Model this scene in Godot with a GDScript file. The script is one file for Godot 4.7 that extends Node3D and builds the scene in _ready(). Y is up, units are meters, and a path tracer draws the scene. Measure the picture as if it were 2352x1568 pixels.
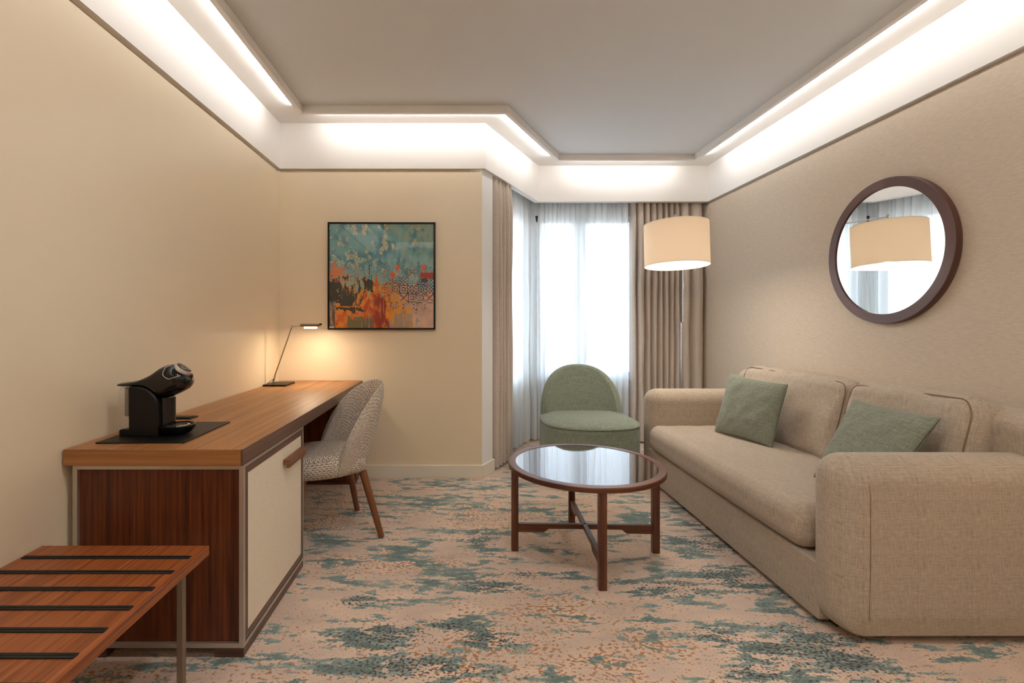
extends Node3D
# A hotel living room: desk on the left, sofa on the right, corner bay with sheers at the back.
# Plan coordinates: X to the right, d = depth away from the viewer (world z = -d), y up, metres.

const LX := -1.42      # left wall
const RX := 2.416      # right wall
const PD := 3.77       # wall with the picture
const BD := 4.79       # pelmet of the back bay
const ND := -1.6       # wall at the near end of the room
const GROOVE := 2.36
const BAND := 2.385
const SOFFIT := 2.735
const CEIL := 2.76
const LIPLOW := 2.706
const DG := Vector2(0.494, 0.869)    # direction of the splayed bay side
const DO := Vector2(-0.869, 0.494)   # outward from it

var M := {}
var used := {}

func V(x: float, y: float, d: float) -> Vector3:
	return Vector3(x, y, -d)

# ---------------------------------------------------------------- mesh builder
class G:
	var v := PackedVector3Array()
	var n := PackedVector3Array()
	var uv := PackedVector2Array()
	var i := PackedInt32Array()

	func add(p: Vector3, nn: Vector3, t := Vector2.ZERO) -> int:
		v.append(p); n.append(nn); uv.append(t)
		return v.size() - 1

	func tri(a: int, b: int, c: int) -> void:
		i.append(a); i.append(b); i.append(c)

	func coords(h: float, r: float, seg: int, div: int) -> PackedFloat32Array:
		var o := PackedFloat32Array()
		if r > 0.0:
			for k in seg:
				o.append(-(h - r) - r * tan(PI / 4.0 * (1.0 - float(k) / seg)))
		for k in div + 1:
			o.append(lerpf(-(h - r), h - r, float(k) / div))
		if r > 0.0:
			for k in seg:
				o.append((h - r) + r * tan(PI / 4.0 * float(k + 1) / seg))
		return o

	# a box with rounded edges; grain: the axis along which u runs
	func box(c: Vector3, s: Vector3, r := 0.0, seg := 1, div := Vector3i(1, 1, 1), grain := 0) -> G:
		var h := s / 2.0
		r = minf(r, minf(h.x, minf(h.y, h.z)) * 0.999)
		var inner := h - Vector3(r, r, r)
		for ax in 3:
			var ua := (ax + 1) % 3
			var va := (ax + 2) % 3
			var cu := coords(h[ua], r, seg, div[ua])
			var cv := coords(h[va], r, seg, div[va])
			for sg in [-1.0, 1.0]:
				var first := v.size()
				for a in cu:
					for b in cv:
						var p := Vector3.ZERO
						p[ax] = h[ax] * sg
						p[ua] = a
						p[va] = b
						var nn := Vector3.ZERO
						nn[ax] = sg
						if r > 0.0:
							var q := p.clamp(-inner, inner)
							nn = (p - q).normalized()
							p = q + nn * r
						var t := Vector2(p[ua] + c[ua], p[va] + c[va])
						if grain == va or (grain == ax and h[va] > h[ua]):
							t = Vector2(t.y, t.x)
						add(p + c, nn, t + Vector2(0.37 * ax, 0.23 * ax))
				var w := cv.size()
				for a in cu.size() - 1:
					for b in w - 1:
						var k := first + a * w + b
						tri(k, k + 1, k + w + 1)
						tri(k, k + w + 1, k + w)
		return self

	# rows of points; smooth normals from the neighbours
	func grid(rows: Array, closed := false, us := 1.0, vs := 1.0) -> G:
		var first := v.size()
		var nr := rows.size()
		var nc: int = rows[0].size()
		var along := PackedFloat32Array()
		var mid: PackedVector3Array = rows[nr / 2]
		var acc := 0.0
		for c in nc:
			if c > 0:
				acc += mid[c].distance_to(mid[c - 1])
			along.append(acc)
		var down := 0.0
		for r in nr:
			var row: PackedVector3Array = rows[r]
			if r > 0:
				down += row[nc / 2].distance_to(rows[r - 1][nc / 2])
			for c in nc:
				var c0 := c - 1
				var c1 := c + 1
				if closed:
					c0 = nc - 2 if c == 0 else c0
					c1 = 1 if c == nc - 1 else c1
				else:
					c0 = maxi(c0, 0)
					c1 = mini(c1, nc - 1)
				var du: Vector3 = row[c1] - row[c0]
				var dv: Vector3 = rows[mini(r + 1, nr - 1)][c] - rows[maxi(r - 1, 0)][c]
				var nn := du.cross(dv)
				nn = nn.normalized() if nn.length() > 1e-12 else Vector3.UP
				add(row[c], nn, Vector2(along[c] * us, down * vs))
		for r in nr - 1:
			for c in nc - 1:
				var k := first + r * nc + c
				tri(k, k + 1, k + nc + 1)
				tri(k, k + nc + 1, k + nc)
		return self

	func fan(ring: PackedVector3Array, nn: Vector3) -> G:
		var c := Vector3.ZERO
		for p in ring:
			c += p
		c /= ring.size()
		var ci := add(c, nn, Vector2(c.x, c.z))
		var first := v.size()
		for p in ring:
			add(p, nn, Vector2(p.x, p.z))
		for k in ring.size():
			tri(ci, first + k, first + (k + 1) % ring.size())
		return self

	# profile of (radius, height), turned round the y axis at c
	func lathe(prof: PackedVector2Array, c := Vector3.ZERO, seg := 48, hard := 0.6) -> G:
		var m := prof.size()
		for k in m - 1:
			var t0 := (prof[k + 1] - prof[k]).normalized()
			var ta := t0
			var tb := t0
			if k > 0:
				var tp := (prof[k] - prof[k - 1]).normalized()
				if absf(tp.angle_to(t0)) < hard:
					ta = (tp + t0).normalized()
			if k < m - 2:
				var tn := (prof[k + 2] - prof[k + 1]).normalized()
				if absf(tn.angle_to(t0)) < hard:
					tb = (tn + t0).normalized()
			var first := v.size()
			for s in seg + 1:
				var a := TAU * s / seg
				var e := Vector3(cos(a), 0, sin(a))
				add(c + e * prof[k].x + Vector3(0, prof[k].y, 0), (e * ta.y - Vector3(0, ta.x, 0)), Vector2(a * prof[k].x, prof[k].y))
				add(c + e * prof[k + 1].x + Vector3(0, prof[k + 1].y, 0), (e * tb.y - Vector3(0, tb.x, 0)), Vector2(a * prof[k + 1].x, prof[k + 1].y))
			for s in seg:
				var q := first + s * 2
				tri(q, q + 1, q + 3)
				tri(q, q + 3, q + 2)
		return self

	func tube(path: PackedVector3Array, r: float, seg := 10, r1 := -1.0, caps := true) -> G:
		var rows := []
		var side := Vector3.ZERO
		var m := path.size()
		var ends := []
		for k in m:
			var t := (path[mini(k + 1, m - 1)] - path[maxi(k - 1, 0)]).normalized()
			if side == Vector3.ZERO:
				side = t.cross(Vector3.UP)
				if side.length() < 0.1:
					side = t.cross(Vector3.RIGHT)
			side = (side - t * side.dot(t)).normalized()
			var up := side.cross(t)
			var rr := r if r1 < 0.0 else lerpf(r, r1, float(k) / (m - 1))
			var row := PackedVector3Array()
			for s in seg + 1:
				var a := TAU * s / seg
				row.append(path[k] + (side * cos(a) + up * sin(a)) * rr)
			rows.append(row)
			if k == 0 or k == m - 1:
				ends.append(t)
		var first := v.size()
		grid(rows, true)
		# radial normals
		for k in m:
			for s in seg + 1:
				var q := first + k * (seg + 1) + s
				n[q] = (rows[k][s] - path[k]).normalized()
				uv[q] = Vector2(uv[q].y, uv[q].x)   # u along the tube
		if caps:
			fan(rows[0].slice(0, seg), -ends[0])
			fan(rows[m - 1].slice(0, seg), ends[1])
		return self

	# polygon in a plane, pushed from h0 to h1 along the third direction; f(a, b, h) gives the point
	func prism(poly: PackedVector2Array, h0: float, h1: float, f: Callable, bev := 0.0, smooth := false, turn := false) -> G:
		var m := poly.size()
		if Geometry2D.is_polygon_clockwise(poly):
			poly.reverse()
		var ins := PackedVector2Array()
		var vn := PackedVector2Array()
		for k in m:
			var e0 := (poly[k] - poly[(k + m - 1) % m]).normalized()
			var e1 := (poly[(k + 1) % m] - poly[k]).normalized()
			var q := (Vector2(e0.y, -e0.x) + Vector2(e1.y, -e1.x)).normalized()
			vn.append(q)
			ins.append(poly[k] - q * bev)
		var o: Vector3 = f.call(0.0, 0.0, 0.0)
		var hn: Vector3 = ((f.call(0.0, 0.0, 1.0) as Vector3) - o).normalized()
		var sgn := signf(h1 - h0)
		var dir := func(q: Vector2) -> Vector3: return ((f.call(q.x, q.y, 0.0) as Vector3) - o).normalized()
		for k in m:
			var kk := (k + 1) % m
			var e := (poly[kk] - poly[k]).normalized()
			var flat := Vector2(e.y, -e.x)
			var na: Vector3 = dir.call(vn[k] if smooth else flat)
			var nb: Vector3 = dir.call(vn[kk] if smooth else flat)
			var l := (poly[kk] - poly[k]).length()
			var a := add(f.call(poly[k].x, poly[k].y, h0 + bev * sgn), na, Vector2(0, h0))
			add(f.call(poly[kk].x, poly[kk].y, h0 + bev * sgn), nb, Vector2(l, h0))
			add(f.call(poly[kk].x, poly[kk].y, h1 - bev * sgn), nb, Vector2(l, h1))
			add(f.call(poly[k].x, poly[k].y, h1 - bev * sgn), na, Vector2(0, h1))
			if turn:
				for q in 4:
					uv[a + q] = Vector2(uv[a + q].y, uv[a + q].x)
			tri(a, a + 1, a + 2)
			tri(a, a + 2, a + 3)
			if bev > 0.0:
				for z in 2:
					var hh := h0 if z == 0 else h1
					var hb := h0 + bev * sgn if z == 0 else h1 - bev * sgn
					var out := hn * sgn * (-1.0 if z == 0 else 1.0)
					var b := add(f.call(poly[k].x, poly[k].y, hb), (na + out).normalized())
					add(f.call(poly[kk].x, poly[kk].y, hb), (nb + out).normalized())
					add(f.call(ins[kk].x, ins[kk].y, hh), (nb + out).normalized())
					add(f.call(ins[k].x, ins[k].y, hh), (na + out).normalized())
					tri(b, b + 1, b + 2)
					tri(b, b + 2, b + 3)
		var idx := Geometry2D.triangulate_polygon(ins)
		for z in 2:
			var first := v.size()
			for k in m:
				add(f.call(ins[k].x, ins[k].y, h0 if z == 0 else h1), hn * sgn * (-1.0 if z == 0 else 1.0), ins[k])
			for k in idx.size() / 3:
				tri(first + idx[k * 3], first + idx[k * 3 + 1], first + idx[k * 3 + 2])
		return self

	func deform(f: Callable) -> G:
		for k in v.size():
			v[k] = f.call(v[k])
		return renormal()

	func renormal() -> G:
		var acc := {}
		var keys := []
		for p in v:
			keys.append(Vector3i((p * 20000.0).round()))
		for k in i.size() / 3:
			var a := i[k * 3]
			var b := i[k * 3 + 1]
			var c := i[k * 3 + 2]
			var nn := (v[b] - v[a]).cross(v[c] - v[a])
			if nn.dot(n[a] + n[b] + n[c]) < 0.0:
				nn = -nn
			for q in [a, b, c]:
				acc[keys[q]] = acc.get(keys[q], Vector3.ZERO) + nn
		for k in v.size():
			var nn: Vector3 = acc.get(keys[k], n[k])
			if nn.length() > 1e-14:
				n[k] = nn.normalized()
		return self

	func xf(t: Transform3D) -> G:
		for k in v.size():
			v[k] = t * v[k]
			n[k] = (t.basis * n[k]).normalized()
		return self

	func mesh() -> ArrayMesh:
		for k in i.size() / 3:
			var a := i[k * 3]
			var b := i[k * 3 + 1]
			var c := i[k * 3 + 2]
			if (v[b] - v[a]).cross(v[c] - v[a]).dot(n[a] + n[b] + n[c]) > 0.0:
				i[k * 3 + 1] = c
				i[k * 3 + 2] = b
		var arr := []
		arr.resize(Mesh.ARRAY_MAX)
		arr[Mesh.ARRAY_VERTEX] = v
		arr[Mesh.ARRAY_NORMAL] = n
		arr[Mesh.ARRAY_TEX_UV] = uv
		arr[Mesh.ARRAY_INDEX] = i
		var m := ArrayMesh.new()
		m.add_surface_from_arrays(Mesh.PRIMITIVE_TRIANGLES, arr)
		return m

# ---------------------------------------------------------------- scene helpers
func numbered(called: String) -> String:
	var k: int = used.get(called, 0)
	used[called] = k + 1
	return called if k == 0 else "%s_%03d" % [called, k]

func thing(called: String, label: String, category: String, at := Vector3.ZERO, turn := 0.0, group := "") -> Node3D:
	var o := Node3D.new()
	o.name = numbered(called)
	add_child(o)
	o.position = at
	o.rotation.y = turn
	o.set_meta("label", label)
	o.set_meta("category", category)
	if group:
		o.set_meta("group", group)
	return o

func setting(called: String, label := "") -> Node3D:
	var o := Node3D.new()
	o.name = called
	add_child(o)
	o.set_meta("kind", "structure")
	if label:
		o.set_meta("label", label)
	return o

func part(parent: Node3D, called: String, g: G, m: Material, label := "") -> MeshInstance3D:
	var o := MeshInstance3D.new()
	o.name = called
	o.mesh = g.mesh()
	o.material_override = m
	parent.add_child(o, true)
	if label:
		o.set_meta("label", label)
	return o

func again(parent: Node3D, src: MeshInstance3D, at: Vector3, turn := 0.0) -> MeshInstance3D:
	var o: MeshInstance3D = src.duplicate()
	parent.add_child(o, true)
	o.position = at
	o.rotation.y = turn
	return o

func area_light(parent: Node3D, at: Vector3, towards: Vector3, up: Vector3, size: Vector2, energy: float, color: Color) -> AreaLight3D:
	var l := AreaLight3D.new()
	l.name = "lamp_light"
	parent.add_child(l, true)
	l.position = at
	l.basis = Basis.looking_at(towards, up)
	l.area_size = size
	l.area_normalize_energy = true
	l.area_range = 12.0
	l.light_energy = energy
	l.light_color = color
	l.shadow_enabled = true
	return l

func omni(parent: Node3D, at: Vector3, size: float, energy: float, color: Color) -> OmniLight3D:
	var l := OmniLight3D.new()
	l.name = "lamp_light"
	parent.add_child(l, true)
	l.position = at
	l.light_size = size
	l.omni_range = 12.0
	l.omni_attenuation = 2.0
	l.light_energy = energy
	l.light_color = color
	l.shadow_enabled = true
	return l

func mat(called: String, c: Color, rough := 0.6, metal := 0.0) -> StandardMaterial3D:
	var m := StandardMaterial3D.new()
	m.resource_name = called
	m.albedo_color = c
	m.roughness = rough
	m.metallic = metal
	M[called] = m
	return m

func rgb(r: int, g: int, b: int) -> Color:
	return Color(r / 255.0, g / 255.0, b / 255.0)

func noise(sd: int, freq: float, oct := 3, type := FastNoiseLite.TYPE_SIMPLEX_SMOOTH) -> FastNoiseLite:
	var f := FastNoiseLite.new()
	f.seed = sd
	f.frequency = freq
	f.noise_type = type
	f.fractal_type = FastNoiseLite.FRACTAL_FBM if oct > 1 else FastNoiseLite.FRACTAL_NONE
	f.fractal_octaves = oct
	return f

func tex(im: Image) -> ImageTexture:
	return ImageTexture.create_from_image(im)

func textured(called: String, im: Image, per: Vector2, rough := 0.6, relief: Image = null, depth := 0.05) -> StandardMaterial3D:
	var m := mat(called, Color.WHITE, rough)
	m.albedo_texture = tex(im)
	m.uv1_scale = Vector3(1.0 / per.x, 1.0 / per.y, 1)
	m.texture_repeat = true
	if relief:
		m.heightmap_enabled = true
		m.heightmap_texture = tex(relief)
		m.heightmap_scale = depth
	return m

# ---------------------------------------------------------------- computed textures
# wood: grain runs along u
func wood_image(sd: int, dark: Color, mid: Color, light: Color, w := 1024, h := 512, fine := 0.35) -> Image:
	var a := noise(sd, 1.0, 4)
	var b := noise(sd + 7, 1.0, 2)
	var im := Image.create(w, h, false, Image.FORMAT_RGB8)
	for y in h:
		for x in w:
			var u := float(x) / w
			var v := float(y) / h
			# a cylinder in noise space makes both edges meet
			var cu := cos(TAU * u) * 0.16
			var su := sin(TAU * u) * 0.16
			var bands := a.get_noise_3d(cu, su, absf(v - 0.5) * 22.0)
			var hair := b.get_noise_3d(cu * 7.0, su * 7.0, v * 170.0)
			var t := clampf(0.5 + bands * 0.75 + hair * fine, 0.0, 1.0)
			var c := dark.lerp(mid, t * 2.0) if t < 0.5 else mid.lerp(light, t * 2.0 - 1.0)
			im.set_pixel(x, y, c)
	return im

# woven cloth from single threads of uneven tone
func weave_image(sd: int, base: Color, spread: float, n := 512, pitch := 4, horizontal := 0.5) -> Image:
	var rg := RandomNumberGenerator.new()
	rg.seed = sd
	var slub := noise(sd, 0.02, 2)
	var im := Image.create(n, n, false, Image.FORMAT_RGB8)
	var k := n / pitch
	var wt := PackedFloat32Array()
	var ht := PackedFloat32Array()
	for j in k:
		wt.append(rg.randfn(0, 1))
		ht.append(rg.randfn(0, 1))
	for y in n:
		for x in n:
			var cx := x / pitch
			var cy := y / pitch
			var over := (cx + cy) % 2 == 0
			if slub.get_noise_2d(cx * 9.0, cy * 9.0) > 0.25:
				over = not over
			var t := 0.0
			if over:
				t = wt[cx] * 0.6 * (1.0 - horizontal) + slub.get_noise_2d(x * 4.0 + 300.0, y * 0.35) * 1.7
			else:
				t = ht[cy] * 0.6 * horizontal + slub.get_noise_2d(x * 0.35, y * 4.0 + 900.0) * 1.7
			var gap := 1.0
			if (y % pitch == 0 and not over) or (x % pitch == 0 and over):
				gap = 0.86
			var f := clampf(1.0 + t * spread, 0.3, 1.8) * gap
			im.set_pixel(x, y, Color(minf(base.r * f, 1), minf(base.g * f, 1), minf(base.b * f, 1)))
	return im

func grey_of(im: Image) -> Image:
	var o: Image = im.duplicate()
	o.convert(Image.FORMAT_L8)
	return o

# flame-stitch marks of the desk chair
func flame_image(n := 512) -> Image:
	var a := noise(31, 0.02, 2)
	var im := Image.create(n, n, false, Image.FORMAT_RGB8)
	var pale := rgb(232, 222, 208)
	var taupe := rgb(164, 142, 122)
	var deep := rgb(138, 116, 98)
	for y in n:
		for x in n:
			var u := float(x) / n * 14.0 + a.get_noise_2d(x * 2.0, y * 2.0 + 77.0) * 0.25
			var v := float(y) / n * 30.0 + a.get_noise_2d(x * 2.0 + 400.0, y * 2.0) * 0.3
			var row := int(floor(v))
			var zig := absf(fposmod(u + 0.5 * (row % 2), 1.0) - 0.5) * 2.0
			var lim := fposmod(v, 1.0)
			var dark := lim < 0.25 + zig * 0.62 - 0.12
			var thread := 0.5 + 0.5 * sin(x * 1.9)
			var t := a.get_noise_2d(x * 2.0, y * 2.0) * 0.5 + a.get_noise_2d(x * 14.0, y * 2.0) * 0.35
			var c := pale
			if dark:
				c = taupe.lerp(deep, clampf(0.4 + t, 0, 1))
			c = c.lerp(taupe, clampf(0.12 + t * 0.35, 0, 1))
			c = c.darkened(0.05 * thread)
			im.set_pixel(x, y, c)
	return im

# paper with long fibres along u
func fibre_image(sd: int, base: Color, spread: float, w := 1024, h := 512) -> Image:
	var a := noise(sd, 1.0, 3)
	var im := Image.create(w, h, false, Image.FORMAT_RGB8)
	for y in h:
		for x in w:
			var u := TAU * x / w
			var t := a.get_noise_3d(cos(u) * 2.2, sin(u) * 2.2, y * 0.33) + 0.5 * a.get_noise_3d(cos(u) * 9.0 + 40.0, sin(u) * 9.0, y * 0.7)
			var f := 1.0 + t * spread
			im.set_pixel(x, y, Color(minf(base.r * f, 1), minf(base.g * f, 1), minf(base.b * f, 1)))
	return im

func speck_image(sd: int, freq: float, n := 512, oct := 3) -> Image:
	var f := noise(sd, freq, oct)
	return f.get_seamless_image(n, n)

const TEAL := [[-0.71,2.65,0.15,0.089,1.0],[-0.42,2.5,0.2,0.056,1],[-0.22,2.58,0.23,0.045,0.9],[-0.23,3.26,0.29,0.159,0.9],[-0.09,3.62,0.32,0.098,0.9],[-0.19,2.8,0.12,0.082,0.8],[-0.12,2.26,0.17,0.091,1],[0.15,2.21,0.14,0.044,1],[-0.48,2.26,0.2,0.034,0.8],[-0.45,2.1,0.11,0.046,0.8],[0.09,2.38,0.18,0.059,1],[0.1,2.7,0.11,0.109,0.9],[-0.27,1.85,0.16,0.076,1],[-0.25,1.69,0.23,0.064,1.1],[-0.56,1.71,0.17,0.026,1],[0.1,1.85,0.12,0.043,1],[-0.05,1.92,0.09,0.038,0.9],[0.11,1.69,0.06,0.042,1],[-0.5,1.84,0.04,0.05,0.6],[-0.68,2.1,0.04,0.046,0.6],[0.31,1.66,0.03,0.041,0.7],[1.17,3.33,0.12,0.082,0.8],[1.05,3.03,0.14,0.11,0.9],[1.31,2.95,0.13,0.261,0.9],[1.26,2.61,0.19,0.133,1],[1.25,2.29,0.17,0.118,1],[0.96,2.39,0.11,0.055,0.9],[0.97,2.21,0.18,0.058,1],[1.06,2.06,0.08,0.041,0.8],[1.31,2.06,0.09,0.05,0.8],[1.1,1.93,0.09,0.044,0.9],[0.98,1.86,0.12,0.041,1],[1.16,1.78,0.13,0.094,1],[1.34,1.78,0.17,0.154,1.1],[1.0,1.67,0.15,0.041,1],[0.47,3.13,0.2,0.087,0.8],[0.39,3.45,0.12,0.177,0.8],[-0.76,3.13,0.17,0.073,0.5],[0.92,3.84,0.21,0.11,0.7],[-1.02,1.68,0.18,0.025,0.6]]
const DARK := [[0.1,2.7,0.11,0.109],[0.15,2.21,0.15,0.051],[-0.45,2.1,0.11,0.039],[-0.16,1.69,0.27,0.072],[-0.27,1.87,0.18,0.078],[0.1,1.85,0.14,0.051],[0.97,2.21,0.2,0.066],[1.25,2.29,0.17,0.118],[0.98,1.86,0.12,0.046],[1.34,1.78,0.19,0.154],[1.0,1.67,0.15,0.046],[1.16,1.78,0.13,0.094],[-0.05,1.92,0.1,0.038],[0.28,2.32,0.12,0.04],[1.32,2.64,0.14,0.104]]
const RUST := [[0.52,1.72,0.17,0.111],[0.28,1.77,0.14,0.14],[-0.77,3.28,0.26,0.323],[-0.79,2.92,0.16,0.191],[0.71,1.82,0.13,0.074],[-0.63,1.67,0.09,0.042],[0.34,2.04,0.22,0.093],[0.0,1.77,0.32,0.117],[-0.36,2.44,0.33,0.134],[0.1,3.05,0.33,0.209],[-1.14,1.67,0.22,0.042]]
const CARPET := Rect2(-1.45, 1.0, 3.9, 3.9)

func field(list: Array, n: int) -> PackedByteArray:
	var q := 256
	var f := PackedFloat32Array()
	f.resize(q * q)
	for e in list:
		var x: float = e[0]
		var y: float = e[1]
		var rx: float = e[2] * 1.25
		var ry: float = e[3] * 1.35
		var w: float = e[4] if e.size() > 4 else 1.0
		for j in q:
			var dy := (CARPET.position.y + CARPET.size.y * (j + 0.5) / q - y) / ry
			if absf(dy) > 1.6:
				continue
			for k in q:
				var dx := (CARPET.position.x + CARPET.size.x * (k + 0.5) / q - x) / rx
				var r := dx * dx + dy * dy
				if r < 2.2:
					f[j * q + k] = maxf(f[j * q + k], w * exp(-r * 1.1))
	var im := Image.create(q, q, false, Image.FORMAT_L8)
	for j in q:
		for k in q:
			im.set_pixel(k, j, Color.from_hsv(0, 0, clampf(f[j * q + k], 0, 1)))
	im.resize(n, n, Image.INTERPOLATE_BILINEAR)
	im.convert(Image.FORMAT_L8)
	return im.get_data()

func noise_bytes(sd: int, freq: float, oct: int, w: int, h: int, n: int) -> PackedByteArray:
	var f := noise(sd, freq, oct)
	var im := f.get_image(w, h, false, false, false)
	im.resize(n, n, Image.INTERPOLATE_CUBIC)
	im.convert(Image.FORMAT_L8)
	return im.get_data()

func carpet_image(n := 2048) -> Image:
	var streak := noise_bytes(11, 0.021, 5, n / 4, n, n)      # drawn out sideways
	var blotch := noise_bytes(12, 0.012, 5, n / 2, n, n)
	var fine := noise_bytes(13, 0.15, 3, n * 2 / 3, n, n)
	var fine2 := noise_bytes(14, 0.11, 3, n * 2 / 3, n, n)
	var mid := noise_bytes(16, 0.05, 4, n / 3, n, n)
	var pile := noise_bytes(15, 0.35, 2, n, n, n)
	var ft := field(TEAL, n)
	var fd := field(DARK, n)
	var fr := field(RUST, n)
	var out := PackedByteArray()
	out.resize(n * n * 3)
	for k in n * n:
		var s := streak[k] / 255.0 - 0.5
		var b := blotch[k] / 255.0 - 0.5
		var f1 := fine[k] / 255.0 - 0.5
		var f2 := fine2[k] / 255.0 - 0.5
		var p := pile[k] / 255.0 - 0.5
		var md := mid[k] / 255.0 - 0.5
		# ground
		var r := 217.0 + b * 40.0
		var g := 191.0 + b * 32.0
		var bl := 171.0 + b * 24.0
		# rust flecks
		var rz := fr[k] / 255.0
		var ru := f2 * 1.3 + 0.20 * rz + 0.35 * b - 0.24 + s * 0.4
		if ru > 0.0:
			var t := minf(ru * 9.0, 0.85)
			r += (168.0 - r) * t
			g += (112.0 - g) * t
			bl += (68.0 - bl) * t
		# blue-green
		var te := ft[k] / 255.0 * 0.62 + s * 1.9 + md * 1.7 + b * 0.8 + f1 * 0.4 - 0.33
		te = maxf(te, s * 1.4 + f2 * 1.3 + md * 0.6 + b * 0.8 - 0.38)
		if te > 0.0:
			var t2 := minf(te * 14.0, 0.95)
			var deep := clampf(te * 1.2 + f2 * 1.0 + b * 1.5, 0.0, 1.0)
			r += (144.0 - 42.0 * deep - r) * t2
			g += (162.0 - 40.0 * deep - g) * t2
			bl += (158.0 - 40.0 * deep - bl) * t2
			if f2 - b * 0.4 > 0.24:
				r = 206.0; g = 150.0; bl = 100.0
		# dark brown dots
		var dz := fd[k] / 255.0
		var da := f1 * 1.6 + dz * 0.34 + clampf(te, -0.3, 0.3) * 0.25 - 0.46
		if da > 0.0:
			var t3 := minf(da * 12.0, 0.9)
			r += (70.0 - r) * t3
			g += (54.0 - g) * t3
			bl += (50.0 - bl) * t3
		var q := 1.0 + p * 0.22
		out[k * 3] = clampi(int(r * q), 0, 255)
		out[k * 3 + 1] = clampi(int(g * q), 0, 255)
		out[k * 3 + 2] = clampi(int(bl * q), 0, 255)
	return Image.create_from_data(n, n, false, Image.FORMAT_RGB8, out)

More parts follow.
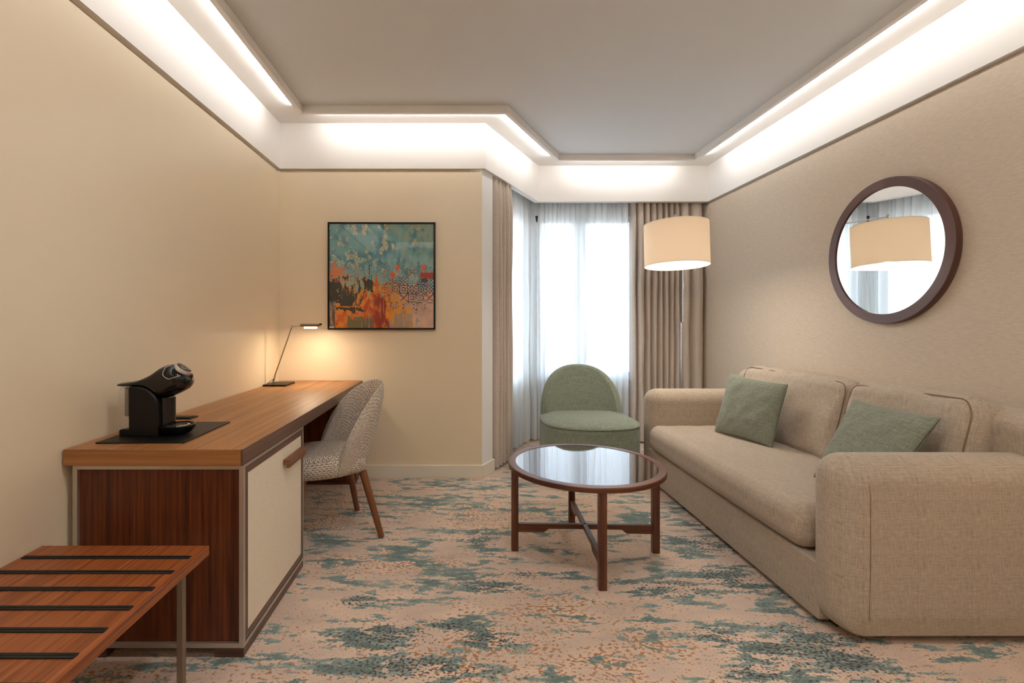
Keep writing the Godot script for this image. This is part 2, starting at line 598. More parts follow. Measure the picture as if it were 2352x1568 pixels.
# abstract print: blue-green above, orange and red below, dark spires, tile ornament on the right
func painting_image(n := 768) -> Image:
	var a := noise(51, 0.006, 5)
	var b := noise(52, 0.018, 4)
	var c := noise(53, 0.06, 3)
	var rg := RandomNumberGenerator.new()
	rg.seed = 5
	var kinds := PackedInt32Array()
	for k in 400:
		kinds.append(rg.randi() % 6)
	var im := Image.create(n, n, false, Image.FORMAT_RGB8)
	var k1 := 768.0 / n
	for y in n:
		for x in n:
			var u := float(x) / n
			var v := float(y) / n
			var na := a.get_noise_2d(x * k1, y * k1)
			var nb := b.get_noise_2d(x * k1, y * k1 * 0.7)
			var nc := c.get_noise_2d(x * k1, y * k1)
			var drip := b.get_noise_2d(x * k1 * 3.0, y * k1 * 0.25)
			# upper field
			var col := rgb(116, 172, 176).lerp(rgb(66, 130, 146), clampf(0.4 + na * 2.2, 0, 1))
			col = col.lerp(rgb(168, 178, 150), clampf((u - 0.35) * 1.4 + nb * 1.2, 0, 0.8) * clampf(1.2 - v * 2.0, 0, 1))
			if nb + na * 0.8 - absf(u - 0.22) * 0.9 - absf(v - 0.17) * 0.8 > 0.02:
				col = col.lerp(rgb(238, 212, 160), clampf(0.55 + nc, 0, 0.9))
			col = col.lerp(rgb(158, 196, 194), clampf((v - 0.28) * 2.4 + nb * 0.5, 0, 0.75))
			# right lower ground
			var low := clampf((v - 0.50 + nb * 0.22 + drip * 0.12) * 7.0, 0, 1)
			var peach := rgb(228, 190, 164).lerp(rgb(196, 158, 142), clampf(0.5 + na, 0, 1))
			var amber := rgb(236, 150, 34).lerp(rgb(222, 96, 24), clampf(0.4 + nb * 1.8, 0, 1))
			var lowc := amber.lerp(peach, clampf((u - 0.56 + nb * 0.25) * 5.0, 0, 1))
			if v > 0.8 and u > 0.56 and nb + drip * 0.6 > -0.02 and u < 0.8:
				lowc = lowc.lerp(rgb(208, 140, 48), 0.75)
			if v > 0.86 and absf(u - 0.68 + nb * 0.2) < 0.1:
				lowc = lowc.lerp(rgb(150, 150, 156), 0.6)
			col = col.lerp(lowc, low)
			# coral patch at the left edge
			var dp := Vector2((u - 0.06) * 1.2, v - 0.47).length()
			if dp + nb * 0.16 + nc * 0.05 < 0.085:
				col = col.lerp(rgb(226, 126, 76), 0.9)
			# tile ornament
			var cell := 0.0835
			var cx := int(u / cell)
			var cy := int(v / cell)
			var fx := fposmod(u, cell) / cell - 0.5
			var fy := fposmod(v, cell) / cell - 0.5
			var kind := kinds[(cy * 17 + cx) % 400]
			var mark := false
			match kind:
				0: mark = int((absf(fx) + absf(fy)) * 7.0) % 2 == 0
				1: mark = (int(u / cell * 5.0) + int(v / cell * 5.0)) % 2 == 0
				2: mark = absf(absf(fx) - absf(fy)) < 0.13 or Vector2(fx, fy).length() < 0.17
				3: mark = int(Vector2(fx, fy).length() * 8.0) % 2 == 0
				4: mark = int(maxf(absf(fx), absf(fy)) * 8.0) % 2 == 1
				5: mark = fposmod(u / cell * 4.0, 1.0) < 0.5 and fposmod(v / cell * 4.0, 1.0) < 0.5
			var zone := clampf((u - 0.36 + nb * 0.3) * 3.0, 0, 1) * clampf((v - 0.42 + na * 0.15) * 7.0, 0, 1) * clampf((0.84 - v + nb * 0.2) * 7.0, 0, 1)
			zone = maxf(zone, clampf(1.0 - absf(v - 0.45 - nb * 0.1) * 9.0, 0, 1) * clampf((u - 0.12) * 5.0, 0, 0.5))
			if mark and nc * 1.5 + nb * 0.6 < zone - 0.35:
				var ink := rgb(58, 56, 78)
				if kind == 2 and u > 0.7:
					ink = rgb(150, 62, 44)
				elif kind == 0 and v > 0.6 and u < 0.7:
					ink = rgb(206, 140, 30)
				col = col.lerp(ink, clampf(1.1 * zone, 0, 0.92))
			# vermilion
			if u > 0.33 and u < 0.55 and v > 0.66 + nb * 0.06:
				var rr := clampf((nb + drip * 0.8 + 0.2) * 4.0, 0, 1)
				col = col.lerp(rgb(206, 62, 18), rr * 0.9)
			if absf(u - 0.49 - nb * 0.05) < 0.05 + v * 0.015 and v > 0.68 + nc * 0.05:
				col = col.lerp(rgb(146, 18, 10), clampf(0.75 + nb, 0, 0.95))
			if u > 0.87 and v > 0.465 and v < 0.52 + nc * 0.02:
				col = rgb(190, 30, 20).lerp(rgb(150, 20, 16), clampf(0.5 + nc, 0, 1))
			if u > 0.88 and u < 0.94 and v > 0.52 and v < 0.56:
				col = rgb(40, 40, 48)
			for spot in [[0.655, 0.42, 0.018], [0.605, 0.49, 0.022], [0.9, 0.42, 0.02]]:
				if Vector2(u - spot[0], (v - spot[1]) * 0.7).length() + nc * 0.015 < spot[2]:
					col = rgb(222, 84, 44)
			# dark spires and masses on the left
			var darkness := false
			if nb * 0.8 + nc * 0.5 + drip * 0.5 > 0.34 - clampf(0.3 - absf(v - 0.66) * 2.0, 0, 0.3) and u < 0.34 and v > 0.5 and v < 0.86:
				darkness = true
			var e := nb * 0.07 + nc * 0.03
			if u < 0.1 + e and v > 0.54 + e and v < 0.76:
				darkness = true
			if u > 0.1 and u < 0.25 + e and v > 0.66 + e * 1.4 and v < 0.79:
				darkness = true
			for sp: Array in [[0.285, 0.52, 0.012], [0.34, 0.53, 0.012], [0.37, 0.49, 0.016], [0.40, 0.49, 0.016], [0.15, 0.51, 0.008], [0.383, 0.36, 0.004]]:
				var wide: float = sp[2] * clampf((v - sp[1]) * 14.0, 0, 1) + e * 0.25
				if v > sp[1] and absf(u - sp[0]) < wide and v < 0.65 + e:
					darkness = true
			if u > 0.06 and u < 0.3 + e and absf(v - 0.82 - e * 0.4) < 0.014:
				darkness = true
			if darkness:
				col = col.lerp(rgb(26, 34, 28).lerp(rgb(18, 12, 8), clampf(0.5 + nc, 0, 1)), 0.93)
			# green-grey foot and pale drips
			if v > 0.9 + nb * 0.06 and u > 0.17 and u < 0.42:
				col = col.lerp(rgb(84, 98, 74), 0.75)
			if v > 0.74 and u < 0.06:
				col = col.lerp(rgb(150, 150, 158) if drip > 0.0 else rgb(60, 50, 50), 0.7)
			if drip > 0.42 and v > 0.6:
				col = col.lerp(rgb(226, 176, 130), 0.7)
			im.set_pixel(x, y, col)
	return im

func materials() -> void:
	var speck := speck_image(3, 0.05)
	var m: StandardMaterial3D
	m = mat("wall_paint", rgb(236, 218, 188), 0.34)
	m.heightmap_enabled = true
	m.heightmap_texture = tex(speck)
	m.heightmap_scale = 0.008
	m.uv1_scale = Vector3(4, 4, 1)
	mat("band_paint", rgb(242, 237, 231), 0.75)
	mat("ceiling_paint", rgb(230, 231, 233), 0.85)
	mat("trim_paint", rgb(236, 226, 208), 0.4)
	mat("pier_paint", rgb(246, 245, 242), 0.5)
	var fib := fibre_image(21, rgb(210, 193, 172), 0.1)
	m = textured("wallpaper", fib, Vector2(0.7, 0.35), 0.6, grey_of(fib), 0.03)
	m = textured("carpet", carpet_image(), Vector2(1, 1), 0.95, speck_image(8, 0.3), 0.25)
	m.heightmap_enabled = false
	m.rim_enabled = true
	m.rim = 0.2
	m.rim_tint = 0.5
	textured("desk_wood", wood_image(41, rgb(132, 82, 42), rgb(158, 104, 58), rgb(178, 122, 72), 1024, 512, 0.2), Vector2(1.3, 0.65), 0.42)
	textured("dark_wood", wood_image(42, rgb(60, 26, 10), rgb(96, 47, 21), rgb(124, 64, 31)), Vector2(0.9, 0.45), 0.38)
	textured("edge_wood", wood_image(43, rgb(80, 54, 42), rgb(102, 70, 55), rgb(120, 84, 66)), Vector2(1.1, 0.5), 0.3)
	textured("bench_wood", wood_image(44, rgb(108, 52, 23), rgb(148, 80, 39), rgb(174, 102, 54)), Vector2(0.8, 0.4), 0.36)
	textured("walnut", wood_image(45, rgb(68, 35, 20), rgb(100, 55, 32), rgb(124, 73, 44)), Vector2(0.9, 0.45), 0.34)
	textured("chair_wood", wood_image(46, rgb(96, 56, 30), rgb(130, 80, 46), rgb(150, 96, 58)), Vector2(0.6, 0.3), 0.4)
	m = textured("mirror_wood", wood_image(47, rgb(70, 44, 38), rgb(90, 58, 50), rgb(104, 70, 60)), Vector2(0.9, 0.45), 0.35)
	var vel := fibre_image(48, rgb(240, 226, 202), 0.045, 512, 512)
	textured("door_inlay", vel, Vector2(0.5, 0.5), 0.45, grey_of(vel), 0.01)
	var sf := weave_image(61, rgb(188, 171, 151), 0.1)
	m = textured("sofa_cloth", sf, Vector2(0.2, 0.2), 0.92, grey_of(sf), 0.12)
	m.rim_enabled = true
	m.rim = 0.3
	m.rim_tint = 0.6
	var sg := weave_image(62, rgb(140, 149, 132), 0.14, 512, 4, 0.85)
	m = textured("sage_cloth", sg, Vector2(0.24, 0.24), 0.92, grey_of(sg), 0.1)
	m.rim_enabled = true
	m.rim = 0.4
	m.rim_tint = 0.4
	var cg := weave_image(63, rgb(134, 138, 120), 0.13, 512, 4, 0.8)
	m = textured("pillow_cloth", cg, Vector2(0.24, 0.24), 0.92, grey_of(cg), 0.1)
	m.rim_enabled = true
	m.rim = 0.4
	m.rim_tint = 0.4
	var fl := flame_image()
	m = textured("flame_cloth", fl, Vector2(0.34, 0.34), 0.85, grey_of(fl), 0.08)
	var dc := weave_image(64, rgb(218, 202, 187), 0.04, 256, 2)
	m = textured("drape_cloth", dc, Vector2(0.12, 0.12), 0.85)
	m.rim_enabled = true
	m.rim = 0.3
	m = mat("sheer_cloth", Color(0.96, 0.975, 0.98, 0.94), 0.95)
	m.transparency = BaseMaterial3D.TRANSPARENCY_ALPHA
	m.cull_mode = BaseMaterial3D.CULL_DISABLED
	m.backlight_enabled = true
	m.backlight = Color(1, 1, 1)
	M.drape_cloth.cull_mode = BaseMaterial3D.CULL_DISABLED
	mat("seam", rgb(138, 116, 92), 0.9)
	mat("steel", rgb(206, 198, 188), 0.36, 0.85)
	mat("chrome", rgb(214, 214, 216), 0.12, 1.0)
	mat("brushed", rgb(150, 138, 124), 0.38, 1.0)
	mat("black_matte", rgb(20, 18, 17), 0.6)
	mat("black_gloss", rgb(14, 13, 14), 0.12)
	m = mat("black_satin", rgb(16, 14, 13), 0.42)
	m.metallic_specular = 0.38
	mat("rubber", rgb(20, 19, 20), 0.65)
	mat("tank_grey", rgb(112, 100, 86), 0.4)
	mat("window_white", rgb(226, 230, 232), 0.4)
	mat("sill_white", rgb(222, 224, 224), 0.5)
	mat("grille_grey", rgb(176, 172, 166), 0.5)
	m = mat("glass", Color(0.95, 0.98, 0.98, 0.06), 0.02)
	m.transparency = BaseMaterial3D.TRANSPARENCY_ALPHA
	m = mat("picture_glass", Color(1, 1, 1, 0.004), 0.015)
	m.transparency = BaseMaterial3D.TRANSPARENCY_ALPHA
	m = mat("tank_glass", Color(0.85, 0.82, 0.78, 0.12), 0.03)
	m.transparency = BaseMaterial3D.TRANSPARENCY_ALPHA
	m = mat("table_glass", rgb(52, 26, 18), 0.03)
	m.metallic_specular = 0.75
	m.metallic = 0.1
	m.clearcoat_enabled = true
	m.clearcoat = 1.0
	m.clearcoat_roughness = 0.02
	mat("mirror", rgb(240, 242, 242), 0.01, 1.0)
	m = textured("print", painting_image(), Vector2(1, 1), 0.9)
	m.metallic_specular = 0.0
	m = mat("shade_cloth", rgb(240, 226, 206), 0.85)
	m.backlight_enabled = true
	m.backlight = Color(0.58, 0.54, 0.49)
	m.cull_mode = BaseMaterial3D.CULL_DISABLED
	m = mat("white_shade", rgb(245, 240, 232), 0.85)
	m.backlight_enabled = true
	m.backlight = Color(1, 1, 1)
	m.cull_mode = BaseMaterial3D.CULL_DISABLED
	mat("shade_lining", rgb(244, 240, 232), 0.8)
	m = mat("lamp_glow", Color(1, 0.97, 0.92), 0.5)
	m.emission_enabled = true
	m.emission = Color(1, 0.95, 0.88)
	m.emission_energy_multiplier = 1.6
	m = mat("desk_lamp_glow", Color(1, 0.95, 0.85), 0.5)
	m.emission_enabled = true
	m.emission = Color(1, 0.9, 0.72)
	m.emission_energy_multiplier = 3.0
	m = mat("led_glow", Color(1, 0.95, 0.88), 0.5)
	m.emission_enabled = true
	m.emission = Color(1, 0.92, 0.82)
	m.emission_energy_multiplier = 1.0

# ---------------------------------------------------------------- the room
func offset_poly(p: PackedVector2Array, g: float) -> PackedVector2Array:
	var m := p.size()
	var o := PackedVector2Array()
	for k in m:
		var e0 := (p[k] - p[(k + m - 1) % m]).normalized()
		var e1 := (p[(k + 1) % m] - p[k]).normalized()
		var n0 := Vector2(e0.y, -e0.x)
		var n1 := Vector2(e1.y, -e1.x)
		o.append(p[k] + (n0 + n1) * (g / (1.0 + n0.dot(n1))))
	return o

var plan := func(a: float, b: float, h: float) -> Vector3: return Vector3(a, h, -b)

func outline() -> PackedVector2Array:
	return PackedVector2Array([Vector2(LX, ND), Vector2(LX, PD), Vector2(0.168, PD), Vector2(0.736, BD), Vector2(RX, BD), Vector2(RX, ND)])

func ring_piece(k: int, g0: float, g1: float, y0: float, y1: float, bev := 0.0) -> G:
	var a := offset_poly(outline(), g0)
	var b := offset_poly(outline(), g1)
	var j := (k + 1) % a.size()
	return G.new().prism(PackedVector2Array([a[k], a[j], b[j], b[k]]), y0, y1, plan, bev)

func slab(x0: float, x1: float, y0: float, y1: float, d0: float, d1: float, grain := 0, r := 0.0) -> G:
	return G.new().box(V((x0 + x1) / 2, (y0 + y1) / 2, (d0 + d1) / 2), Vector3(x1 - x0, y1 - y0, absf(d1 - d0)), r, 2 if r > 0.004 else 1, Vector3i(1, 1, 1), grain)

# box along the splayed side: t along it, o outward from the pelmet line
func splay(t0: float, t1: float, o0: float, o1: float, y0: float, y1: float) -> G:
	var c := Vector2(0.168, PD)
	var pts := PackedVector2Array()
	for q in [[t0, o0], [t1, o0], [t1, o1], [t0, o1]]:
		pts.append(c + DG * q[0] + DO * q[1])
	return G.new().prism(pts, y0, y1, plan)

func build_room() -> void:
	# floor: one carpet, its pattern laid out in metres
	var fl := setting("floor", "fitted carpet of peach ground with blue-green and rust abstract streaks")
	var g := G.new().box(V(0.5, -0.05, 1.8), Vector3(4.6, 0.1, 7.4))
	for k in g.v.size():
		g.uv[k] = Vector2((g.v[k].x - CARPET.position.x) / CARPET.size.x, (-g.v[k].z - CARPET.position.y) / CARPET.size.y)
	part(fl, "carpet", g, M.carpet)

	var ce := setting("ceiling", "plain white ceiling panel inside a stepped cove")
	part(ce, "ceiling_panel", G.new().prism(offset_poly(outline(), -0.5), CEIL, CEIL + 0.1, plan), M.ceiling_paint)
	for k in 6:
		part(ce, "soffit", ring_piece(k, -0.49, 0.236, SOFFIT, CEIL), M.band_paint)
	for k in 6:
		part(ce, "cove_lip", ring_piece(k, 0.236, 0.266, LIPLOW, CEIL, 0.002), M.band_paint)

	var band := setting("trim_1", "white cornice band running round the room under the cove")
	for k in 6:
		part(band, "cornice_panel", ring_piece(k, -0.045, 0.01, BAND, SOFFIT), M.band_paint)

	var w := setting("wall_left", "smooth cream painted wall behind the desk")
	part(w, "wall_panel", slab(LX - 0.12, LX, 0, GROOVE, ND - 0.1, PD + 0.2, 2), M.wall_paint)
	part(w, "groove_back", slab(LX - 0.12, LX - 0.025, GROOVE, SOFFIT, ND - 0.1, PD + 0.2, 2), M.wall_paint)
	w = setting("wall_back", "cream painted wall with the abstract picture")
	part(w, "wall_panel", slab(LX, 0.148, 0, GROOVE, PD, PD + 0.2), M.wall_paint)
	part(w, "groove_back", slab(LX, 0.13, GROOVE, SOFFIT, PD + 0.03, PD + 0.2), M.wall_paint)
	w = setting("wall_right", "beige wall papered with fine horizontal fibres")
	part(w, "wall_panel", slab(RX, RX + 0.12, 0, GROOVE, ND - 0.1, 5.2, 2), M.wallpaper)
	part(w, "groove_back", slab(RX + 0.025, RX + 0.12, GROOVE, SOFFIT, ND - 0.1, 5.2, 2), M.wallpaper)
	w = setting("wall_near", "cream painted wall at the near end of the room")
	part(w, "wall_panel", slab(LX - 0.12, RX + 0.12, 0, SOFFIT, ND - 0.12, ND), M.wall_paint)
	# pale pier between picture wall and bay
	w = setting("wall_pier", "pale painted pier beside the bay curtains")
	var c := Vector2(0.148, PD)
	var e := c + DG * 0.187
	part(w, "pier_face", G.new().prism(PackedVector2Array([c, e, e + DO * 0.3, Vector2(0.0, 4.1), Vector2(0.0, PD + 0.05)]), 0, BAND + 0.02, plan, 0.003), M.pier_paint)

	# baseboards
	var bb := setting("baseboard_back", "cream baseboard below the picture wall and pier")
	part(bb, "board", slab(LX, 0.155, 0, 0.1, PD - 0.016, PD, 0, 0.003), M.trim_paint)
	var ec := c + DG * 0.195
	var q0 := Vector2(0.157, PD - 0.016)
	part(bb, "board", G.new().prism(PackedVector2Array([q0, ec - DO * 0.016, ec + DO * 0.02, c + DO * 0.01]), 0, 0.1, plan, 0.002), M.trim_paint)
	bb = setting("baseboard_left")
	part(bb, "board", slab(LX, LX + 0.008, 0, 0.1, ND, 1.7, 2, 0.002), M.trim_paint)
	bb = setting("baseboard_right")
	part(bb, "board", slab(RX - 0.012, RX, 0, 0.1, ND, 4.98, 2, 0.002), M.trim_paint)

	# walls round the bay windows
	w = setting("wall_bay", "white wall round the bay windows behind the curtains")
	var o0 := 0.22
	var o1 := 0.36
	part(w, "parapet", splay(0.0, 1.42, o0, o1, 0, 0.63), M.sill_white)
	part(w, "lintel", splay(0.0, 1.42, o0, o1, 2.285, SOFFIT), M.sill_white)
	part(w, "jamb", splay(0.0, 0.27, o0, o1, 0.63, 2.285), M.sill_white)
	part(w, "corner_post", splay(1.20, 1.42, o0, o1, 0.63, 2.285), M.sill_white)
	part(w, "parapet", slab(0.62, RX, 0, 0.63, 5.01, 5.15), M.sill_white)
	part(w, "lintel", slab(0.62, RX, 2.285, SOFFIT, 5.01, 5.15), M.sill_white)
	part(w, "jamb", slab(1.76, RX, 0.63, 2.285, 5.01, 5.15), M.sill_white)
	part(w, "corner_post", slab(0.60, 0.775, 0.63, 2.285, 5.01, 5.15), M.sill_white)
	var w1 := setting("window_1", "narrow window of the splayed bay side behind a sheer")
	for f in [[0.27, 0.32], [1.15, 1.20]]:
		part(w1, "frame_stile", splay(f[0], f[1], 0.26, 0.32, 0.63, 2.285), M.window_white)
	for y in [[0.63, 0.69], [2.225, 2.285]]:
		part(w1, "frame_rail", splay(0.32, 1.15, 0.26, 0.32, y[0], y[1]), M.window_white)
	part(w1, "pane", splay(0.32, 1.15, 0.287, 0.293, 0.69, 2.225), M.glass)
	part(w1, "sill_board", splay(0.2, 1.25, 0.19, 0.26, 0.61, 0.63), M.sill_white)
	var w2 := setting("window_2", "two-leaf window at the back of the bay behind a sheer")
	for x in [[0.775, 0.815], [1.145, 1.262], [1.72, 1.76]]:
		part(w2, "frame_stile", slab(x[0], x[1], 0.63, 2.285, 5.04, 5.1), M.window_white)
	for y in [[0.63, 0.69], [2.235, 2.285]]:
		part(w2, "frame_rail", slab(0.815, 1.145, y[0], y[1], 5.04, 5.1), M.window_white)
		part(w2, "frame_rail", slab(1.262, 1.72, y[0], y[1], 5.04, 5.1), M.window_white)
	part(w2, "pane", slab(0.815, 1.145, 0.69, 2.235, 5.067, 5.073), M.glass)
	part(w2, "pane", slab(1.262, 1.72, 0.69, 2.235, 5.067, 5.073), M.glass)
	part(w2, "sill_board", slab(0.75, 1.78, 0.61, 0.63, 4.98, 5.05), M.sill_white)

	# LED strips hidden behind the cove lip
	var p := offset_poly(outline(), 0.236)
	var names := ["along the left wall", "over the picture wall", "over the splayed bay side", "over the back window", "along the right wall", "over the wall behind the viewer"]
	for k in 6:
		var a := p[k]
		var b := p[(k + 1) % 6]
		var dir := (b - a).normalized()
		var inn := Vector2(dir.y, -dir.x)
		a += dir * (0.1 if k != 2 else 0.02)
		b -= dir * (0.1 if k != 1 else 0.02)
		var mid := (a + b) / 2.0
		var l := (b - a).length()
		var t := thing("cove_light_strip", "hidden LED strip behind the ceiling lip " + names[k], "light strip", V(mid.x, LIPLOW + 0.004, mid.y))
		var out := Vector3(-inn.x, 0, inn.y)
		var along := Vector3(dir.x, 0, -dir.y)
		var bs := Basis(along, Vector3.UP, along.cross(Vector3.UP))
		part(t, "led_profile", G.new().box(Vector3(0, 0.01, 0), Vector3(l, 0.018, 0.004)).xf(Transform3D(bs, out * 0.0025)), M.brushed)
		part(t, "led_tape", G.new().box(Vector3(0, 0.01, 0), Vector3(l - 0.01, 0.012, 0.001)).xf(Transform3D(bs, out * 0.0055)), M.led_glow)
		area_light(t, Vector3(0, 0.01, 0) + out * 0.009, (out + Vector3(0, -0.36, 0)).normalized(), Vector3.UP, Vector2(l - 0.01, 0.012), COVE * l, COVE_COLOR)

# ---------------------------------------------------------------- cloth
# s runs 0..1 along the line a-b; creases: places of the sharp inner folds
func hang(a: Vector2, b: Vector2, toward: Vector2, creases: Array, amp: float, y0: float, y1: float, sd: int, sharp := 0.6, top_amp := 0.7) -> G:
	var nz := noise(sd, 1.0, 2)
	var cols := PackedFloat32Array()
	for k in creases.size() - 1:
		for j in 12:
			cols.append(lerpf(creases[k], creases[k + 1], j / 12.0))
	cols.append(creases[creases.size() - 1])
	var rows := []
	var nr := 22
	for r in nr + 1:
		var f := float(r) / nr
		var y := lerpf(y1, y0, f)
		var row := PackedVector3Array()
		var k := 0
		for s in cols:
			while k < creases.size() - 2 and s >= creases[k + 1] - 1e-6:
				k += 1
			var w: float = creases[k + 1] - creases[k]
			var fr: float = clampf((s - creases[k]) / w, 0, 1)
			var bump := pow(maxf(sin(PI * fr), 0.0), sharp)
			var depth := amp * clampf(w * (a - b).length() / 0.055, 0.35, 1.25)
			var top := lerpf(top_amp, 1.0, smoothstep(0.0, 0.16, f))
			var off := bump * depth * top
			off += 0.012 * nz.get_noise_2d(s * 9.0, f * 2.2) + (1.0 - smoothstep(0.0, 0.12, f)) * 0.012 * nz.get_noise_2d(s * 60.0, 3.0)
			var ss := s + 0.010 * nz.get_noise_2d(s * 5.0 + 7.0, f * 2.5)
			var p := a.lerp(b, ss) + toward * off
			row.append(V(p.x, y, p.y))
		rows.append(row)
	return G.new().grid(rows)

func sheer_creases(count: int, sd: int) -> Array:
	var rg := RandomNumberGenerator.new()
	rg.seed = sd
	var o := [0.0]
	for k in count:
		o.append(o[-1] + rg.randf_range(0.5, 1.6))
	var total: float = o[-1]
	for k in o.size():
		o[k] /= total
	return o

func build_curtains() -> void:
	var c := Vector2(0.168, PD)
	var inn := -DO
	# sheers
	var sa := c + DG * 0.20 + DO * 0.165
	var corner := Vector2(0.655, 4.955)
	var t := thing("sheer_curtain", "white translucent sheer on the splayed left side of the bay", "curtain", V(0.4, 0.02, 4.4), 0, "sheer curtains")
	part(t, "sheer_cloth", hang(sa, corner, inn, sheer_creases(20, 3), 0.05, 0.02, 2.55, 71).xf(Transform3D(Basis(), -t.position)), M.sheer_cloth)
	t = thing("sheer_curtain", "white translucent sheer in front of the two-leaf back window", "curtain", V(1.2, 0.02, 4.9), 0, "sheer curtains")
	part(t, "sheer_cloth", hang(corner + Vector2(0.035, 0), Vector2(1.68, 4.955), Vector2(0, -1), sheer_creases(21, 4), 0.05, 0.02, 2.55, 72).xf(Transform3D(Basis(), -t.position)), M.sheer_cloth)
	# drapes
	t = thing("drape", "narrow taupe drape hanging beside the pale pier", "curtain", V(0.25, 0.02, 3.98), 0, "taupe drapes")
	part(t, "drape_cloth", hang(c + DG * 0.20 + DO * 0.085, c + DG * 0.56 + DO * 0.085, inn, [0.0, 0.2, 0.42, 0.6, 0.82, 1.0], 0.075, 0.02, 2.55, 73, 0.4).xf(Transform3D(Basis(), -t.position)), M.drape_cloth)
	t = thing("drape", "wide taupe pleated drape between back window and right wall", "curtain", V(2.05, 0.02, 4.87), 0, "taupe drapes")
	var xs := [1.69, 1.742, 1.815, 1.88, 1.945, 2.004, 2.061, 2.117, 2.174, 2.27, 2.405]
	var cr := []
	for x in xs:
		cr.append((x - 1.69) / (2.405 - 1.69))
	part(t, "drape_cloth", hang(Vector2(1.69, 4.93), Vector2(2.405, 4.93), Vector2(0, -1), cr, 0.085, 0.02, 2.55, 74, 0.38).xf(Transform3D(Basis(), -t.position)), M.drape_cloth)
	# track that carries the cloth behind the pelmet
	t = thing("curtain_track", "white curtain track hidden behind the pelmet of the bay", "curtain track", V(1.2, 2.56, 4.88))
	part(t, "track_rail", slab(0.66, RX - 0.01, 2.552, 2.575, 4.84, 4.96).xf(Transform3D(Basis(), -t.position)), M.window_white)
	part(t, "track_rail", splay(0.2, 1.10, 0.04, 0.17, 2.552, 2.575).xf(Transform3D(Basis(), -t.position)), M.window_white)
	# dark bracket in the gap between both sheers
	t = thing("curtain_bracket", "small dark bracket in the gap between the two sheers", "bracket", V(0.735, 2.20, 4.86))
	var bp := PackedVector2Array([Vector2(-0.012, 0.06), Vector2(0.014, 0.06), Vector2(0.008, 0.0), Vector2(-0.004, 0.0)])
	part(t, "bracket_plate", G.new().prism(bp, -0.006, 0.006, func(a, b, h): return Vector3(a, b, h), 0.001), M.black_matte)
	part(t, "bracket_stem", G.new().tube(PackedVector3Array([Vector3(0, 0.055, 0), Vector3(0, 0.355, 0)]), 0.0015, 6), M.window_white)

